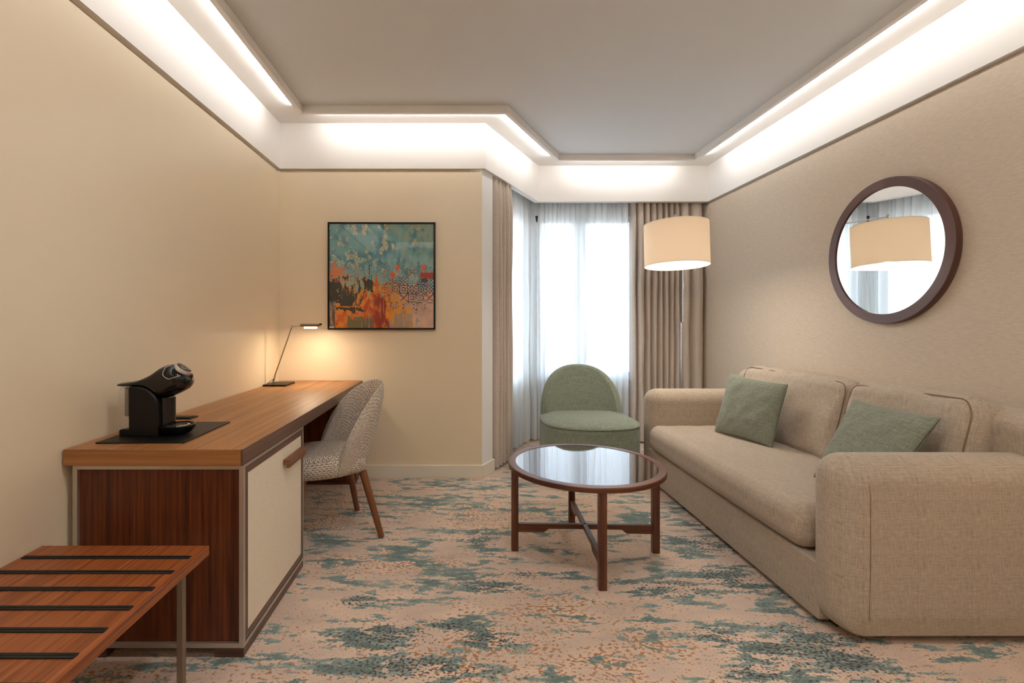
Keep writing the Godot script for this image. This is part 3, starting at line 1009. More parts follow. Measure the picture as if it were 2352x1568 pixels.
# ---------------------------------------------------------------- desk group
func build_desk() -> void:
	var o := V(-1.1, 0.691, 2.74)
	var t := thing("desk_worktop", "long brown wooden desk top running along the cream wall", "desk top", o)
	part(t, "top_board", slab(-1.413, -0.785, 0.692, 0.751, 1.723, PD - 0.002, 2, 0.0025).xf(Transform3D(Basis(), -o)), M.desk_wood)
	part(t, "edge_band", slab(-0.7845, -0.777, 0.692, 0.751, 1.723, PD - 0.002, 2, 0.0015).xf(Transform3D(Basis(), -o)), M.edge_wood, "dark brown long edge")

	o = V(-1.1, 0, 2.07)
	t = thing("desk_cabinet", "low walnut cabinet with cream door and steel edging under the desk top", "cabinet", o)
	var b := Transform3D(Basis(), -o)
	var x0 := -1.395
	var x1 := -0.783
	var d0 := 1.742
	var d1 := 2.398
	var y0 := 0.036
	var y1 := 0.691
	var e := 0.017
	part(t, "end_panel", slab(x0 + e, x1 - e, y0 + e, y1 - e, d0 + 0.012, d0 + 0.03, 1).xf(b), M.dark_wood)
	part(t, "carcass", slab(x0 + 0.002, x1 - 0.024, y0 + 0.002, y1 - 0.002, d0 + 0.03, d1, 1).xf(b), M.dark_wood)
	# steel edging of the end and of the door side
	part(t, "edge_strip", slab(x0, x0 + e, y0, y1, d0, d0 + 0.028, 1, 0.001).xf(b), M.steel)
	part(t, "edge_strip", slab(x1 - e, x1, y0, y1, d0, d0 + 0.014, 1, 0.001).xf(b), M.steel)
	part(t, "edge_strip", slab(x0 + e, x1 - e, y1 - e, y1, d0, d0 + 0.028, 0, 0.001).xf(b), M.steel)
	part(t, "edge_strip", slab(x0 + e, x1 - e, y0, y0 + e, d0, d0 + 0.028, 0, 0.001).xf(b), M.steel)
	part(t, "edge_strip", slab(x1 - 0.02, x1, y1 - 0.012, y1, d0 + 0.014, d1, 2, 0.001).xf(b), M.steel)
	part(t, "edge_strip", slab(x1 - 0.02, x1, y0, y0 + 0.012, d0 + 0.014, d1, 2, 0.001).xf(b), M.steel)
	part(t, "edge_strip", slab(x1 - 0.02, x1, y0 + 0.012, y1 - 0.012, d1 - 0.008, d1, 1, 0.001).xf(b), M.steel)
	# door
	var door := Node3D.new()
	door.name = "door"
	t.add_child(door)
	var fx := x1 - 0.003
	var da := d0 + 0.017
	var db := d1 - 0.011
	var ya := y0 + 0.015
	var yb := y1 - 0.015
	var fw := 0.026
	part(door, "frame_rail", slab(fx - 0.018, fx, yb - fw, yb, da, db, 2, 0.001).xf(b), M.edge_wood)
	part(door, "frame_rail", slab(fx - 0.018, fx, ya, ya + fw, da, db, 2, 0.001).xf(b), M.edge_wood)
	part(door, "frame_stile", slab(fx - 0.018, fx, ya + fw, yb - fw, da, da + fw, 1, 0.001).xf(b), M.edge_wood)
	part(door, "frame_stile", slab(fx - 0.018, fx, ya + fw, yb - fw, db - 0.016, db, 1, 0.001).xf(b), M.edge_wood)
	part(door, "inlay_panel", slab(fx - 0.018, fx - 0.001, ya + fw, yb - fw, da + fw, db - 0.016, 2).xf(b), M.door_inlay, "cream inlay panel")
	# handle: a wooden bar with a finger groove
	var hp := PackedVector2Array([Vector2(0, 0.004), Vector2(0.012, 0.004), Vector2(0.012, -0.016), Vector2(0.026, -0.016), Vector2(0.026, 0.02), Vector2(0, 0.02)])
	part(door, "handle", G.new().prism(hp, 2.135, 2.368, func(a, c, h): return V(fx + a, 0.578 + c, h), 0.002, false, true).xf(b), M.chair_wood, "wooden bar handle")
	# sled feet
	part(t, "foot", slab(x1 - 0.105, x1 - 0.002, 0.0, y0, d0 + 0.004, d1 - 0.002, 2, 0.001).xf(b), M.edge_wood)
	part(t, "foot", slab(x0 + 0.02, x0 + 0.12, 0.0, y0, d0 + 0.004, d1 - 0.002, 2, 0.001).xf(b), M.edge_wood)

	o = V(-1.1, 0, 3.67)
	t = thing("desk_end_support", "dark walnut end support below the far end of the desk top", "desk support", o)
	b = Transform3D(Basis(), -o)
	part(t, "end_panel", slab(-1.395, -0.79, 0.03, 0.691, 3.60, 3.64, 1, 0.002).xf(b), M.dark_wood)
	part(t, "side_panel", slab(-0.815, -0.79, 0.03, 0.691, 3.642, 3.75, 1, 0.002).xf(b), M.dark_wood)
	part(t, "foot", slab(-1.38, -0.8, 0.0, 0.03, 3.61, 3.74, 0).xf(b), M.dark_wood)
	o = V(-1.38, 0.2, 3.0)
	t = thing("modesty_panel", "dark wooden back panel under the desk against the wall", "panel", o)
	part(t, "back_board", slab(-1.412, -1.396, 0.03, 0.69, 2.40, 3.598, 2).xf(Transform3D(Basis(), -o)), M.dark_wood)
	part(t, "foot", slab(-1.412, -1.396, 0.0, 0.03, 2.45, 2.55, 2).xf(Transform3D(Basis(), -o)), M.dark_wood)

	# cable flap let into the top
	o = V(-1.32, 0.751, 2.29)
	t = thing("cable_flap", "small black cable outlet plate on the desk behind the coffee machine", "cable outlet", o)
	part(t, "flap_plate", G.new().box(Vector3(0, 0.003, 0), Vector3(0.12, 0.006, 0.07), 0.002), M.black_satin)
	part(t, "flap_lid", G.new().box(Vector3(0, 0.0075, 0.004), Vector3(0.1, 0.003, 0.045), 0.001), M.black_satin)

	# luggage bench
	o = V(-1.13, 0, 1.2)
	t = thing("luggage_bench", "wooden luggage bench with black rubber strips and slim metal legs", "bench", o)
	b = Transform3D(Basis(), -o)
	var bx0 := -1.414
	var bx1 := -0.852
	part(t, "bench_top", slab(bx0, bx1, 0.419, 0.45, 0.72, 1.64, 2, 0.002).xf(b), M.bench_wood)
	for k in 9:
		var d := 1.554 - 0.0918 * k
		var s := part(t, "rubber_strip", slab(bx0 + 0.012, bx1 - 0.016, 0.4495, 0.4535, d - 0.009, d + 0.009, 0, 0.0015).xf(b), M.rubber)
		part(s, "strip_groove", slab(bx0 + 0.014, bx1 - 0.018, 0.4532, 0.4542, d - 0.002, d + 0.002).xf(b), M.black_satin)
	for d in [1.515, 0.85]:
		for x in [bx1 - 0.032, bx0 + 0.014]:
			part(t, "leg", slab(x, x + 0.019, 0.0, 0.418, d - 0.01, d + 0.01, 1, 0.0015).xf(b), M.brushed)
		part(t, "leg_rail", slab(bx0 + 0.034, bx1 - 0.033, 0.4, 0.418, d - 0.009, d + 0.009, 0, 0.001).xf(b), M.brushed)

func build_coffee_machine() -> void:
	var t := thing("desk_mat", "black square mat under the coffee machine", "mat", V(-1.2, 0.751, 1.993))
	part(t, "mat_board", G.new().box(Vector3(0, 0.0025, 0), Vector3(0.325, 0.005, 0.375), 0.0015).xf(Transform3D(Basis(Vector3.UP, 0.02), Vector3.ZERO)), M.black_satin)
	t = thing("coffee_machine", "black capsule coffee machine on the desk mat", "coffee machine", V(-1.245, 0.7562, 1.95))
	var q := func(x: float, y: float) -> Vector2: return Vector2((x - 850.0) / 3709.0, (1290.0 - y) / 3830.0)
	var qh := func(x: float, y: float) -> Vector2: return Vector2((x - 889.0) / 4089.0, (1290.0 - y) / 3830.0)
	var f := func(a: float, b: float, h: float) -> Vector3: return Vector3(a, b, h)
	var body := PackedVector2Array()
	for p in [[645, 1290], [645, 552], [800, 552], [880, 575], [960, 625], [1020, 685], [1055, 750], [1068, 830], [1070, 1290]]:
		body.append(q.call(p[0], p[1]))
	part(t, "body", G.new().prism(body, -0.056, 0.056, f, 0.005), M.black_satin)
	# head, lofted from the lever end to the nose
	var st := [[434, 530, 438, 545, 0.03], [450, 506, 455, 561, 0.044], [520, 496, 520, 561, 0.05], [640, 482, 640, 558, 0.052], [760, 462, 760, 554, 0.053], [850, 424, 850, 566, 0.054], [930, 386, 925, 600, 0.056], [1010, 336, 990, 650, 0.058], [1100, 272, 1050, 712, 0.060], [1200, 234, 1115, 752, 0.062], [1300, 230, 1240, 722, 0.061], [1400, 300, 1370, 664, 0.057], [1472, 352, 1455, 618, 0.050], [1515, 398, 1510, 566, 0.034], [1536, 460, 1534, 510, 0.01]]
	var rows := []
	for s in st:
		var a: Vector2 = qh.call(s[0], s[1])
		var b: Vector2 = qh.call(s[2], s[3])
		var mid := (a + b) / 2.0
		var hv := (a - b) / 2.0
		var row := PackedVector3Array()
		for j in 29:
			var an := TAU * j / 28.0
			var cs := signf(cos(an)) * pow(absf(cos(an)), 0.75)
			var sn := signf(sin(an)) * pow(absf(sin(an)), 0.75)
			var p2 := mid + hv * cs
			row.append(Vector3(p2.x, p2.y, sn * s[4]))
		rows.append(row)
	var g := G.new().grid(rows, true)
	g.fan(rows[0].slice(0, 28), Vector3.LEFT)
	g.fan(rows[rows.size() - 1].slice(0, 28), Vector3.RIGHT)
	part(t, "head", g, M.black_gloss)
	# round control panel, tilted up to the front
	var cp := Node3D.new()
	cp.name = "control_panel"
	t.add_child(cp)
	var pc: Vector2 = qh.call(1412, 302)
	var nrm := Vector3(0.59, 0.81, 0).normalized()
	var bs := Basis(Vector3(nrm.y, -nrm.x, 0), nrm, Vector3(0, 0, 1))
	var at := Transform3D(bs, Vector3(pc.x, pc.y, 0) + nrm * 0.001)
	part(cp, "panel_ring", G.new().lathe(PackedVector2Array([Vector2(0.036, -0.012), Vector2(0.036, 0.002), Vector2(0.034, 0.005), Vector2(0.029, 0.005), Vector2(0.028, 0.002)]), Vector3.ZERO, 40).xf(at), M.chrome, "chrome ring")
	part(cp, "panel_face", G.new().lathe(PackedVector2Array([Vector2(0.0285, 0.002), Vector2(0.02, 0.0035), Vector2(0.0001, 0.004)]), Vector3.ZERO, 40).xf(at), M.black_gloss)
	for bq in [[-0.012, -0.006], [0.0, -0.012], [0.006, 0.004], [-0.006, 0.008], [0.013, -0.008], [0.002, 0.014]]:
		part(cp, "button", G.new().lathe(PackedVector2Array([Vector2(0.0048, 0.003), Vector2(0.0046, 0.0055), Vector2(0.0034, 0.0055), Vector2(0.003, 0.004)]), Vector3(bq[0], 0, bq[1]), 16).xf(at), M.chrome)
	# chrome line round the nose
	var path := PackedVector3Array()
	for p in [[1290, 236, 0.03], [1255, 262, 0.057], [1238, 320, 0.0625], [1234, 372, 0.0635], [1268, 408, 0.063], [1320, 434, 0.0615], [1400, 410, 0.0575], [1470, 388, 0.047]]:
		var w: Vector2 = qh.call(p[0], p[1])
		path.append(Vector3(w.x, w.y, p[2]))
	part(t, "trim_line", G.new().tube(path, 0.0016, 6), M.chrome, "chrome trim line")
	# brew column and outlet
	var cc := Vector2(0.06, 0)
	part(t, "front_column", G.new().lathe(PackedVector2Array([Vector2(0.0001, 0.024), Vector2(0.033, 0.024), Vector2(0.033, 0.146), Vector2(0.0001, 0.146)]), Vector3(cc.x, 0, 0), 36), M.black_gloss)
	var oc := Vector2(0.07, 0.139)
	part(t, "outlet", G.new().lathe(PackedVector2Array([Vector2(0.0001, -0.012), Vector2(0.010, -0.012), Vector2(0.014, 0.0), Vector2(0.014, 0.02)]), Vector3(oc.x, oc.y, 0), 24), M.chrome)
	# tray
	var tc := Vector2(0.103, 0)
	part(t, "tray_arm", G.new().box(Vector3((tc.x + q.call(1068, 0).x) / 2 - 0.005, 0.012, 0), Vector3(tc.x - q.call(1068, 0).x + 0.05, 0.022, 0.07), 0.006, 2), M.black_gloss)
	var tray := part(t, "drip_tray", G.new().lathe(PackedVector2Array([Vector2(0.0001, 0.006), Vector2(0.05, 0.006), Vector2(0.064, 0.022), Vector2(0.067, 0.036), Vector2(0.063, 0.037), Vector2(0.058, 0.031), Vector2(0.0001, 0.031)]), Vector3(tc.x, 0, 0), 44), M.black_gloss)
	part(tray, "tray_grid", G.new().lathe(PackedVector2Array([Vector2(0.046, 0.031), Vector2(0.046, 0.035), Vector2(0.042, 0.036), Vector2(0.0001, 0.036)]), Vector3(tc.x, 0, 0), 36), M.chrome, "round metal drip grid")
	for j in 5:
		var z := -0.028 + 0.014 * j
		var l := sqrt(0.038 * 0.038 - z * z) * 2.0
		part(tray, "grid_slot", G.new().box(Vector3(tc.x, 0.0362, z), Vector3(l, 0.001, 0.006)), M.black_satin)
	# water tank at the back
	var ta: Vector2 = q.call(440, 562)
	var tb: Vector2 = q.call(640, 1195)
	var tw := tb.x - ta.x
	var tk := G.new().box(Vector3((ta.x + tb.x) / 2 + 0.002, (ta.y + tb.y) / 2, 0), Vector3(tw - 0.002, ta.y - tb.y, 0.1), 0.018, 4)
	part(t, "water_tank", tk, M.tank_glass, "clear water tank")
	part(t, "tank_grip", G.new().box(Vector3(tb.x - 0.0115, ta.y - 0.058, 0.031), Vector3(0.021, 0.112, 0.03), 0.006, 2), M.tank_grey)
	part(t, "tank_foot", G.new().box(Vector3((ta.x + tb.x) / 2 + 0.006, tb.y / 2, 0), Vector3(tw - 0.012, tb.y - 0.0005, 0.092), 0.004), M.black_satin)

func build_desk_lamp() -> void:
	var t := thing("desk_lamp", "slim lit desk lamp with bent arm and flat black base", "lamp", V(-1.32, 0.751, 3.505))
	part(t, "lamp_base", G.new().box(Vector3(0, 0.006, 0), Vector3(0.162, 0.012, 0.19), 0.002), M.black_satin)
	part(t, "lamp_socket", G.new().tube(PackedVector3Array([Vector3(-0.048, 0.011, 0), Vector3(-0.028, 0.075, 0)]), 0.0075, 14, 0.006), M.steel)
	part(t, "lamp_arm", G.new().tube(PackedVector3Array([Vector3(-0.034, 0.06, 0), Vector3(0.092, 0.416, 0)]), 0.0042, 12), M.brushed)
	part(t, "lamp_joint", G.new().lathe(PackedVector2Array([Vector2(0.0001, -0.008), Vector2(0.007, -0.008), Vector2(0.007, 0.008), Vector2(0.0001, 0.008)]), Vector3(0.092, 0.418, 0), 16), M.steel)
	part(t, "lamp_neck", G.new().tube(PackedVector3Array([Vector3(0.092, 0.418, 0), Vector3(0.158, 0.424, 0)]), 0.005, 12), M.steel)
	var head := part(t, "lamp_head", G.new().box(Vector3(0.226, 0.429, 0), Vector3(0.138, 0.022, 0.058), 0.009, 4), M.brushed)
	part(head, "lamp_knob", G.new().tube(PackedVector3Array([Vector3(0.29, 0.436, 0), Vector3(0.306, 0.436, 0)]), 0.0055, 12), M.black_satin)
	part(head, "lamp_knob", G.new().tube(PackedVector3Array([Vector3(0.284, 0.424, 0), Vector3(0.302, 0.424, 0)]), 0.005, 12), M.steel)
	part(head, "lamp_lens", G.new().box(Vector3(0.226, 0.411, 0), Vector3(0.088, 0.016, 0.04), 0.006, 3), M.desk_lamp_glow, "glowing lamp lens")
	area_light(t, Vector3(0.226, 0.4015, 0), Vector3.DOWN, Vector3.FORWARD, Vector2(0.086, 0.038), DESKLAMP, Color(1.0, 0.91, 0.78))
	var path := PackedVector3Array()
	var cv := Curve3D.new()
	cv.add_point(Vector3(-0.03, 0.03, 0.0), Vector3.ZERO, Vector3(-0.01, 0.02, 0))
	cv.add_point(Vector3(-0.058, 0.026, 0.02), Vector3(0.02, 0.012, 0), Vector3(-0.012, -0.008, 0))
	cv.add_point(Vector3(-0.07, 0.014, 0.04))
	for p in cv.tessellate(4, 4):
		path.append(p)
	part(t, "lamp_cord", G.new().tube(path, 0.0018, 8), M.black_matte)

func build_picture() -> void:
	var t := thing("framed_picture", "abstract orange and blue-green print in a slim black frame", "picture", V(-0.6237, 1.556, PD - 0.0195))
	t.rotation.x = -0.004
	t.rotation.y = 0.011
	var h := 0.413
	var w := 0.014
	for s in [-1.0, 1.0]:
		part(t, "frame_bar", G.new().box(Vector3(s * (h - w / 2), 0, 0), Vector3(w, h * 2, 0.022), 0.0015, 1, Vector3i(1, 1, 1), 1), M.black_satin)
		part(t, "frame_bar", G.new().box(Vector3(0, s * (h - w / 2), 0), Vector3(h * 2 - w * 2, w, 0.022), 0.0015), M.black_satin)
	var g := G.new()
	var e := h - w
	var z := 0.003
	var a := g.add(Vector3(-e, e, z), Vector3(0, 0, 1), Vector2(0, 0))
	g.add(Vector3(e, e, z), Vector3(0, 0, 1), Vector2(1, 0))
	g.add(Vector3(e, -e, z), Vector3(0, 0, 1), Vector2(1, 1))
	g.add(Vector3(-e, -e, z), Vector3(0, 0, 1), Vector2(0, 1))
	g.tri(a, a + 1, a + 2)
	g.tri(a, a + 2, a + 3)
	part(t, "print", g, M.print)
	part(t, "backing_board", G.new().box(Vector3(0, 0, -0.003), Vector3(e * 2, e * 2, 0.01)), M.black_matte)
	part(t, "glass_pane", G.new().box(Vector3(0, 0, 0.007), Vector3(e * 2, e * 2, 0.002)), M.picture_glass)

func build_desk_chair() -> void:
	var t := thing("desk_chair", "tub chair in zigzag taupe fabric with wooden legs at the desk", "chair", V(-0.777, 0, 2.80), deg_to_rad(209.4))
	# local: +x is the front
	var rows_o := []
	var rows_i := []
	var rows_r := []
	var nphi := 49
	var lim := deg_to_rad(86)
	var rim := func(ph: float) -> float:
		var q := absf(ph) / lim
		return 0.43 + 0.41 * (1.0 - pow(q, 3.0))
	var at := func(ph: float, y: float, inset: float) -> Vector3:
		var f := clampf((y - 0.36) / 0.48, 0, 1)
		var rx := 0.235 + 0.125 * pow(f, 0.9) - inset
		var rz := 0.225 + 0.05 * sin(f * PI * 0.6) - inset
		var s := sin(ph)
		var c := cos(ph)
		return Vector3(-c * rx + 0.015, y, s * rz)
	var nv := 14
	for k in nv + 1:
		var o := PackedVector3Array()
		var i := PackedVector3Array()
		for j in nphi:
			var ph := lerpf(-lim, lim, float(j) / (nphi - 1))
			var top: float = rim.call(ph)
			var f := float(k) / nv
			o.append(at.call(ph, lerpf(0.365, top, f), 0.02 * pow(absf(f - 0.5) * 2.0, 6.0)))
			i.append(at.call(ph, lerpf(0.44, top, f), 0.052 - 0.02 * pow(f, 6.0)))
		rows_o.append(o)
		rows_i.append(i)
	for k in 5:
		var r := PackedVector3Array()
		for j in nphi:
			var ph := lerpf(-lim, lim, float(j) / (nphi - 1))
			var top: float = rim.call(ph)
			var a := PI * k / 4.0
			r.append(at.call(ph, top + 0.010 * sin(a), 0.026 - 0.006 * cos(a)))
		rows_r.append(r)
	var g := G.new().grid(rows_o)
	g.grid(rows_i)
	g.grid(rows_r)
	for sd in [0, nphi - 1]:
		var cap := []
		for k in nv + 1:
			cap.append(PackedVector3Array([rows_o[k][sd], rows_o[k][sd].lerp(rows_i[k][sd], 0.5) + Vector3(0.008, 0, 0), rows_i[k][sd]]))
		g.grid(cap)
	part(t, "backrest", g, M.flame_cloth)
	var seat := G.new().box(Vector3(0.035, 0.42, 0), Vector3(0.46, 0.115, 0.46), 0.05, 5, Vector3i(8, 2, 8), 2)
	seat.deform(func(p: Vector3) -> Vector3:
		var u := (p.x - 0.035) / 0.23
		var w := p.z / 0.23
		var r := Vector2(u, w).length()
		var m := maxf(absf(u), absf(w))
		var k2 := lerpf(1.0, m / maxf(r, 0.001), 0.45 * m) if r > 0.001 else 1.0
		return Vector3(0.035 + (p.x - 0.035) * k2, p.y + 0.012 * (1.0 - minf(r * r, 1.0)) * signf(p.y - 0.42), p.z * k2))
	part(t, "seat", seat, M.flame_cloth)
	part(t, "seat_frame", G.new().lathe(PackedVector2Array([Vector2(0.0001, 0.352), Vector2(0.17, 0.352), Vector2(0.18, 0.366)]), Vector3(0.02, 0, 0), 32), M.black_matte)
	for q in [[-0.16, 0.15, -0.245, 0.225], [-0.16, -0.15, -0.245, -0.225], [0.17, 0.15, 0.225, 0.205], [0.17, -0.15, 0.225, -0.205]]:
		part(t, "leg", G.new().tube(PackedVector3Array([Vector3(q[0], 0.362, q[1]), Vector3(q[2], 0.0, q[3])]), 0.022, 16, 0.0165), M.chair_wood)

# ---------------------------------------------------------------- seating
func build_table() -> void:
	var t := thing("coffee_table", "round walnut coffee table with dark glass top and crossed stretchers", "coffee table", V(0.64, 0, 2.56), deg_to_rad(-2.0))
	part(t, "top_rim", G.new().lathe(PackedVector2Array([Vector2(0.361, 0.44), Vector2(0.397, 0.44), Vector2(0.4, 0.443), Vector2(0.4, 0.462), Vector2(0.397, 0.465), Vector2(0.361, 0.465), Vector2(0.361, 0.44)]), Vector3.ZERO, 96, 0.3), M.walnut)
	part(t, "glass_top", G.new().lathe(PackedVector2Array([Vector2(0.0001, 0.446), Vector2(0.3605, 0.446), Vector2(0.3605, 0.4635), Vector2(0.0001, 0.4635)]), Vector3.ZERO, 96), M.table_glass, "dark glass top")
	var lp := 0.366
	for k in 4:
		var a := PI / 2 * k
		part(t, "leg", G.new().box(Vector3(cos(a) * lp, 0.22, sin(a) * lp), Vector3(0.036, 0.44, 0.036), 0.003, 2, Vector3i(1, 1, 1), 1), M.walnut)
	var sp := PackedVector2Array([Vector2(-0.348, 0.098), Vector2(-0.215, 0.098), Vector2(-0.19, 0.118), Vector2(0.19, 0.118), Vector2(0.215, 0.098), Vector2(0.348, 0.098), Vector2(0.348, 0.143), Vector2(-0.348, 0.143)])
	part(t, "stretcher", G.new().prism(sp, -0.011, 0.011, func(a, b, h): return Vector3(a, b, h), 0.0015), M.walnut)
	part(t, "stretcher", G.new().prism(sp, -0.011, 0.011, func(a, b, h): return Vector3(h, b, a), 0.0015), M.walnut)

func build_slipper_chair() -> void:
	var t := thing("slipper_chair", "sage green slipper chair with rounded arched back by the window", "chair", V(1.0, 0, 3.86), deg_to_rad(2.0))
	# local: +z faces the room
	var h := func(ph: float, rx: float, rz: float) -> Vector2: return Vector2(signf(cos(ph)) * pow(absf(cos(ph)), 0.8 if sin(ph) > 0.0 else 0.5) * rx, signf(sin(ph)) * pow(absf(sin(ph)), 0.8 if sin(ph) > 0.0 else 0.5) * rz)
	var ring := func(y: float, k: float) -> PackedVector3Array:
		var r := PackedVector3Array()
		for j in 65:
			var q: Vector2 = h.call(TAU * j / 64.0, 0.372 * k, 0.33 * k)
			r.append(Vector3(q.x, y, q.y + 0.0))
		return r
	var g := G.new()
	g.grid([ring.call(0.03, 0.955), ring.call(0.032, 0.965), ring.call(0.12, 0.985), ring.call(0.25, 0.995), ring.call(0.40, 0.99), ring.call(0.415, 0.97)], true)
	part(t, "base", g, M.sage_cloth)
	part(t, "plinth", G.new().grid([ring.call(0.0, 0.9), ring.call(0.035, 0.9)], true), M.black_matte)
	var cu := []
	for q in [[0.412, 0.95], [0.416, 0.985], [0.421, 0.99], [0.43, 0.97], [0.444, 0.90], [0.457, 0.78], [0.467, 0.60], [0.473, 0.40], [0.476, 0.2], [0.477, 0.01]]:
		cu.append(ring.call(q[0], q[1]))
	part(t, "seat", G.new().grid(cu, true), M.sage_cloth)
	var welt := ring.call(0.417, 0.992)
	part(t, "welt", G.new().tube(welt, 0.0045, 6, -1.0, false), M.sage_cloth)
	# back: an arch bent round the seat, one skin from the outer foot over the rim to the inner foot
	var rows := []
	var nu := 61
	var pos := func(q: float, y: float, inset: float) -> Vector3:
		var f := clampf((y - 0.35) / 0.5, 0, 1)
		var an := q * 0.95
		return Vector3(sin(an) * (0.418 - inset), y, -cos(an) * (0.30 - inset) - 0.03 - 0.06 * f)
	for k in 42:
		var row := PackedVector3Array()
		for j in nu:
			var th := lerpf(-PI / 2, PI / 2, float(j) / (nu - 1))
			var q := signf(sin(th)) * pow(absf(sin(th)), 0.889)
			var top := 0.44 + 0.378 * cos(th)
			if k < 17:
				row.append(pos.call(q, lerpf(0.395, top, k / 16.0), 0.0))
			elif k < 25:
				var an := PI * (k - 16) / 9.0
				var p: Vector3 = pos.call(q, top + 0.022 * sin(an) * cos(th), 0.034 - 0.034 * cos(an))
				row.append(p + Vector3(0.016 * sin(an) * sin(th), 0, 0))
			else:
				row.append(pos.call(q, lerpf(top, 0.41, (k - 25) / 16.0), 0.068))
		rows.append(row)
	g = G.new().grid(rows)
	for c in [0, nu - 1]:
		var cap := []
		for k in 17:
			cap.append(PackedVector3Array([rows[k][c], rows[41 - k][c]]))
		g.grid(cap)
	part(t, "backrest", g, M.sage_cloth)

func cushion(corners: Array, thick: float, sd: int) -> G:
	# corners: bottom left, bottom right, top left, top right
	var nz := noise(sd, 1.0, 2)
	var bl: Vector3 = corners[0]
	var br: Vector3 = corners[1]
	var tl: Vector3 = corners[2]
	var tr: Vector3 = corners[3]
	var nn := (br - bl).cross(tl - bl).normalized()
	var g := G.new()
	var n := 26
	for side in [1.0, -1.0]:
		var rows := []
		for j in n + 1:
			var row := PackedVector3Array()
			for i in n + 1:
				var s := -cos(PI * i / n)
				var t := -cos(PI * j / n)
				var pin := 1.0 - 0.045 * (1.0 - s * s) * absf(t) * absf(t)
				var pis := 1.0 - 0.045 * (1.0 - t * t) * absf(s) * absf(s)
				var a := (s * pis + 1.0) / 2.0
				var b := (t * pin + 1.0) / 2.0
				var p := bl.lerp(br, a).lerp(tl.lerp(tr, a), b)
				var puff := pow(maxf(1.0 - s * s, 0.0), 0.42) * pow(maxf(1.0 - t * t, 0.0), 0.42)
				var wr := 1.0 + 0.16 * nz.get_noise_2d(s * 2.2 + side * 9.0, t * 2.2)
				row.append(p + nn * side * (thick * puff * wr + 0.001))
			rows.append(row)
		g.grid(rows)
	return g

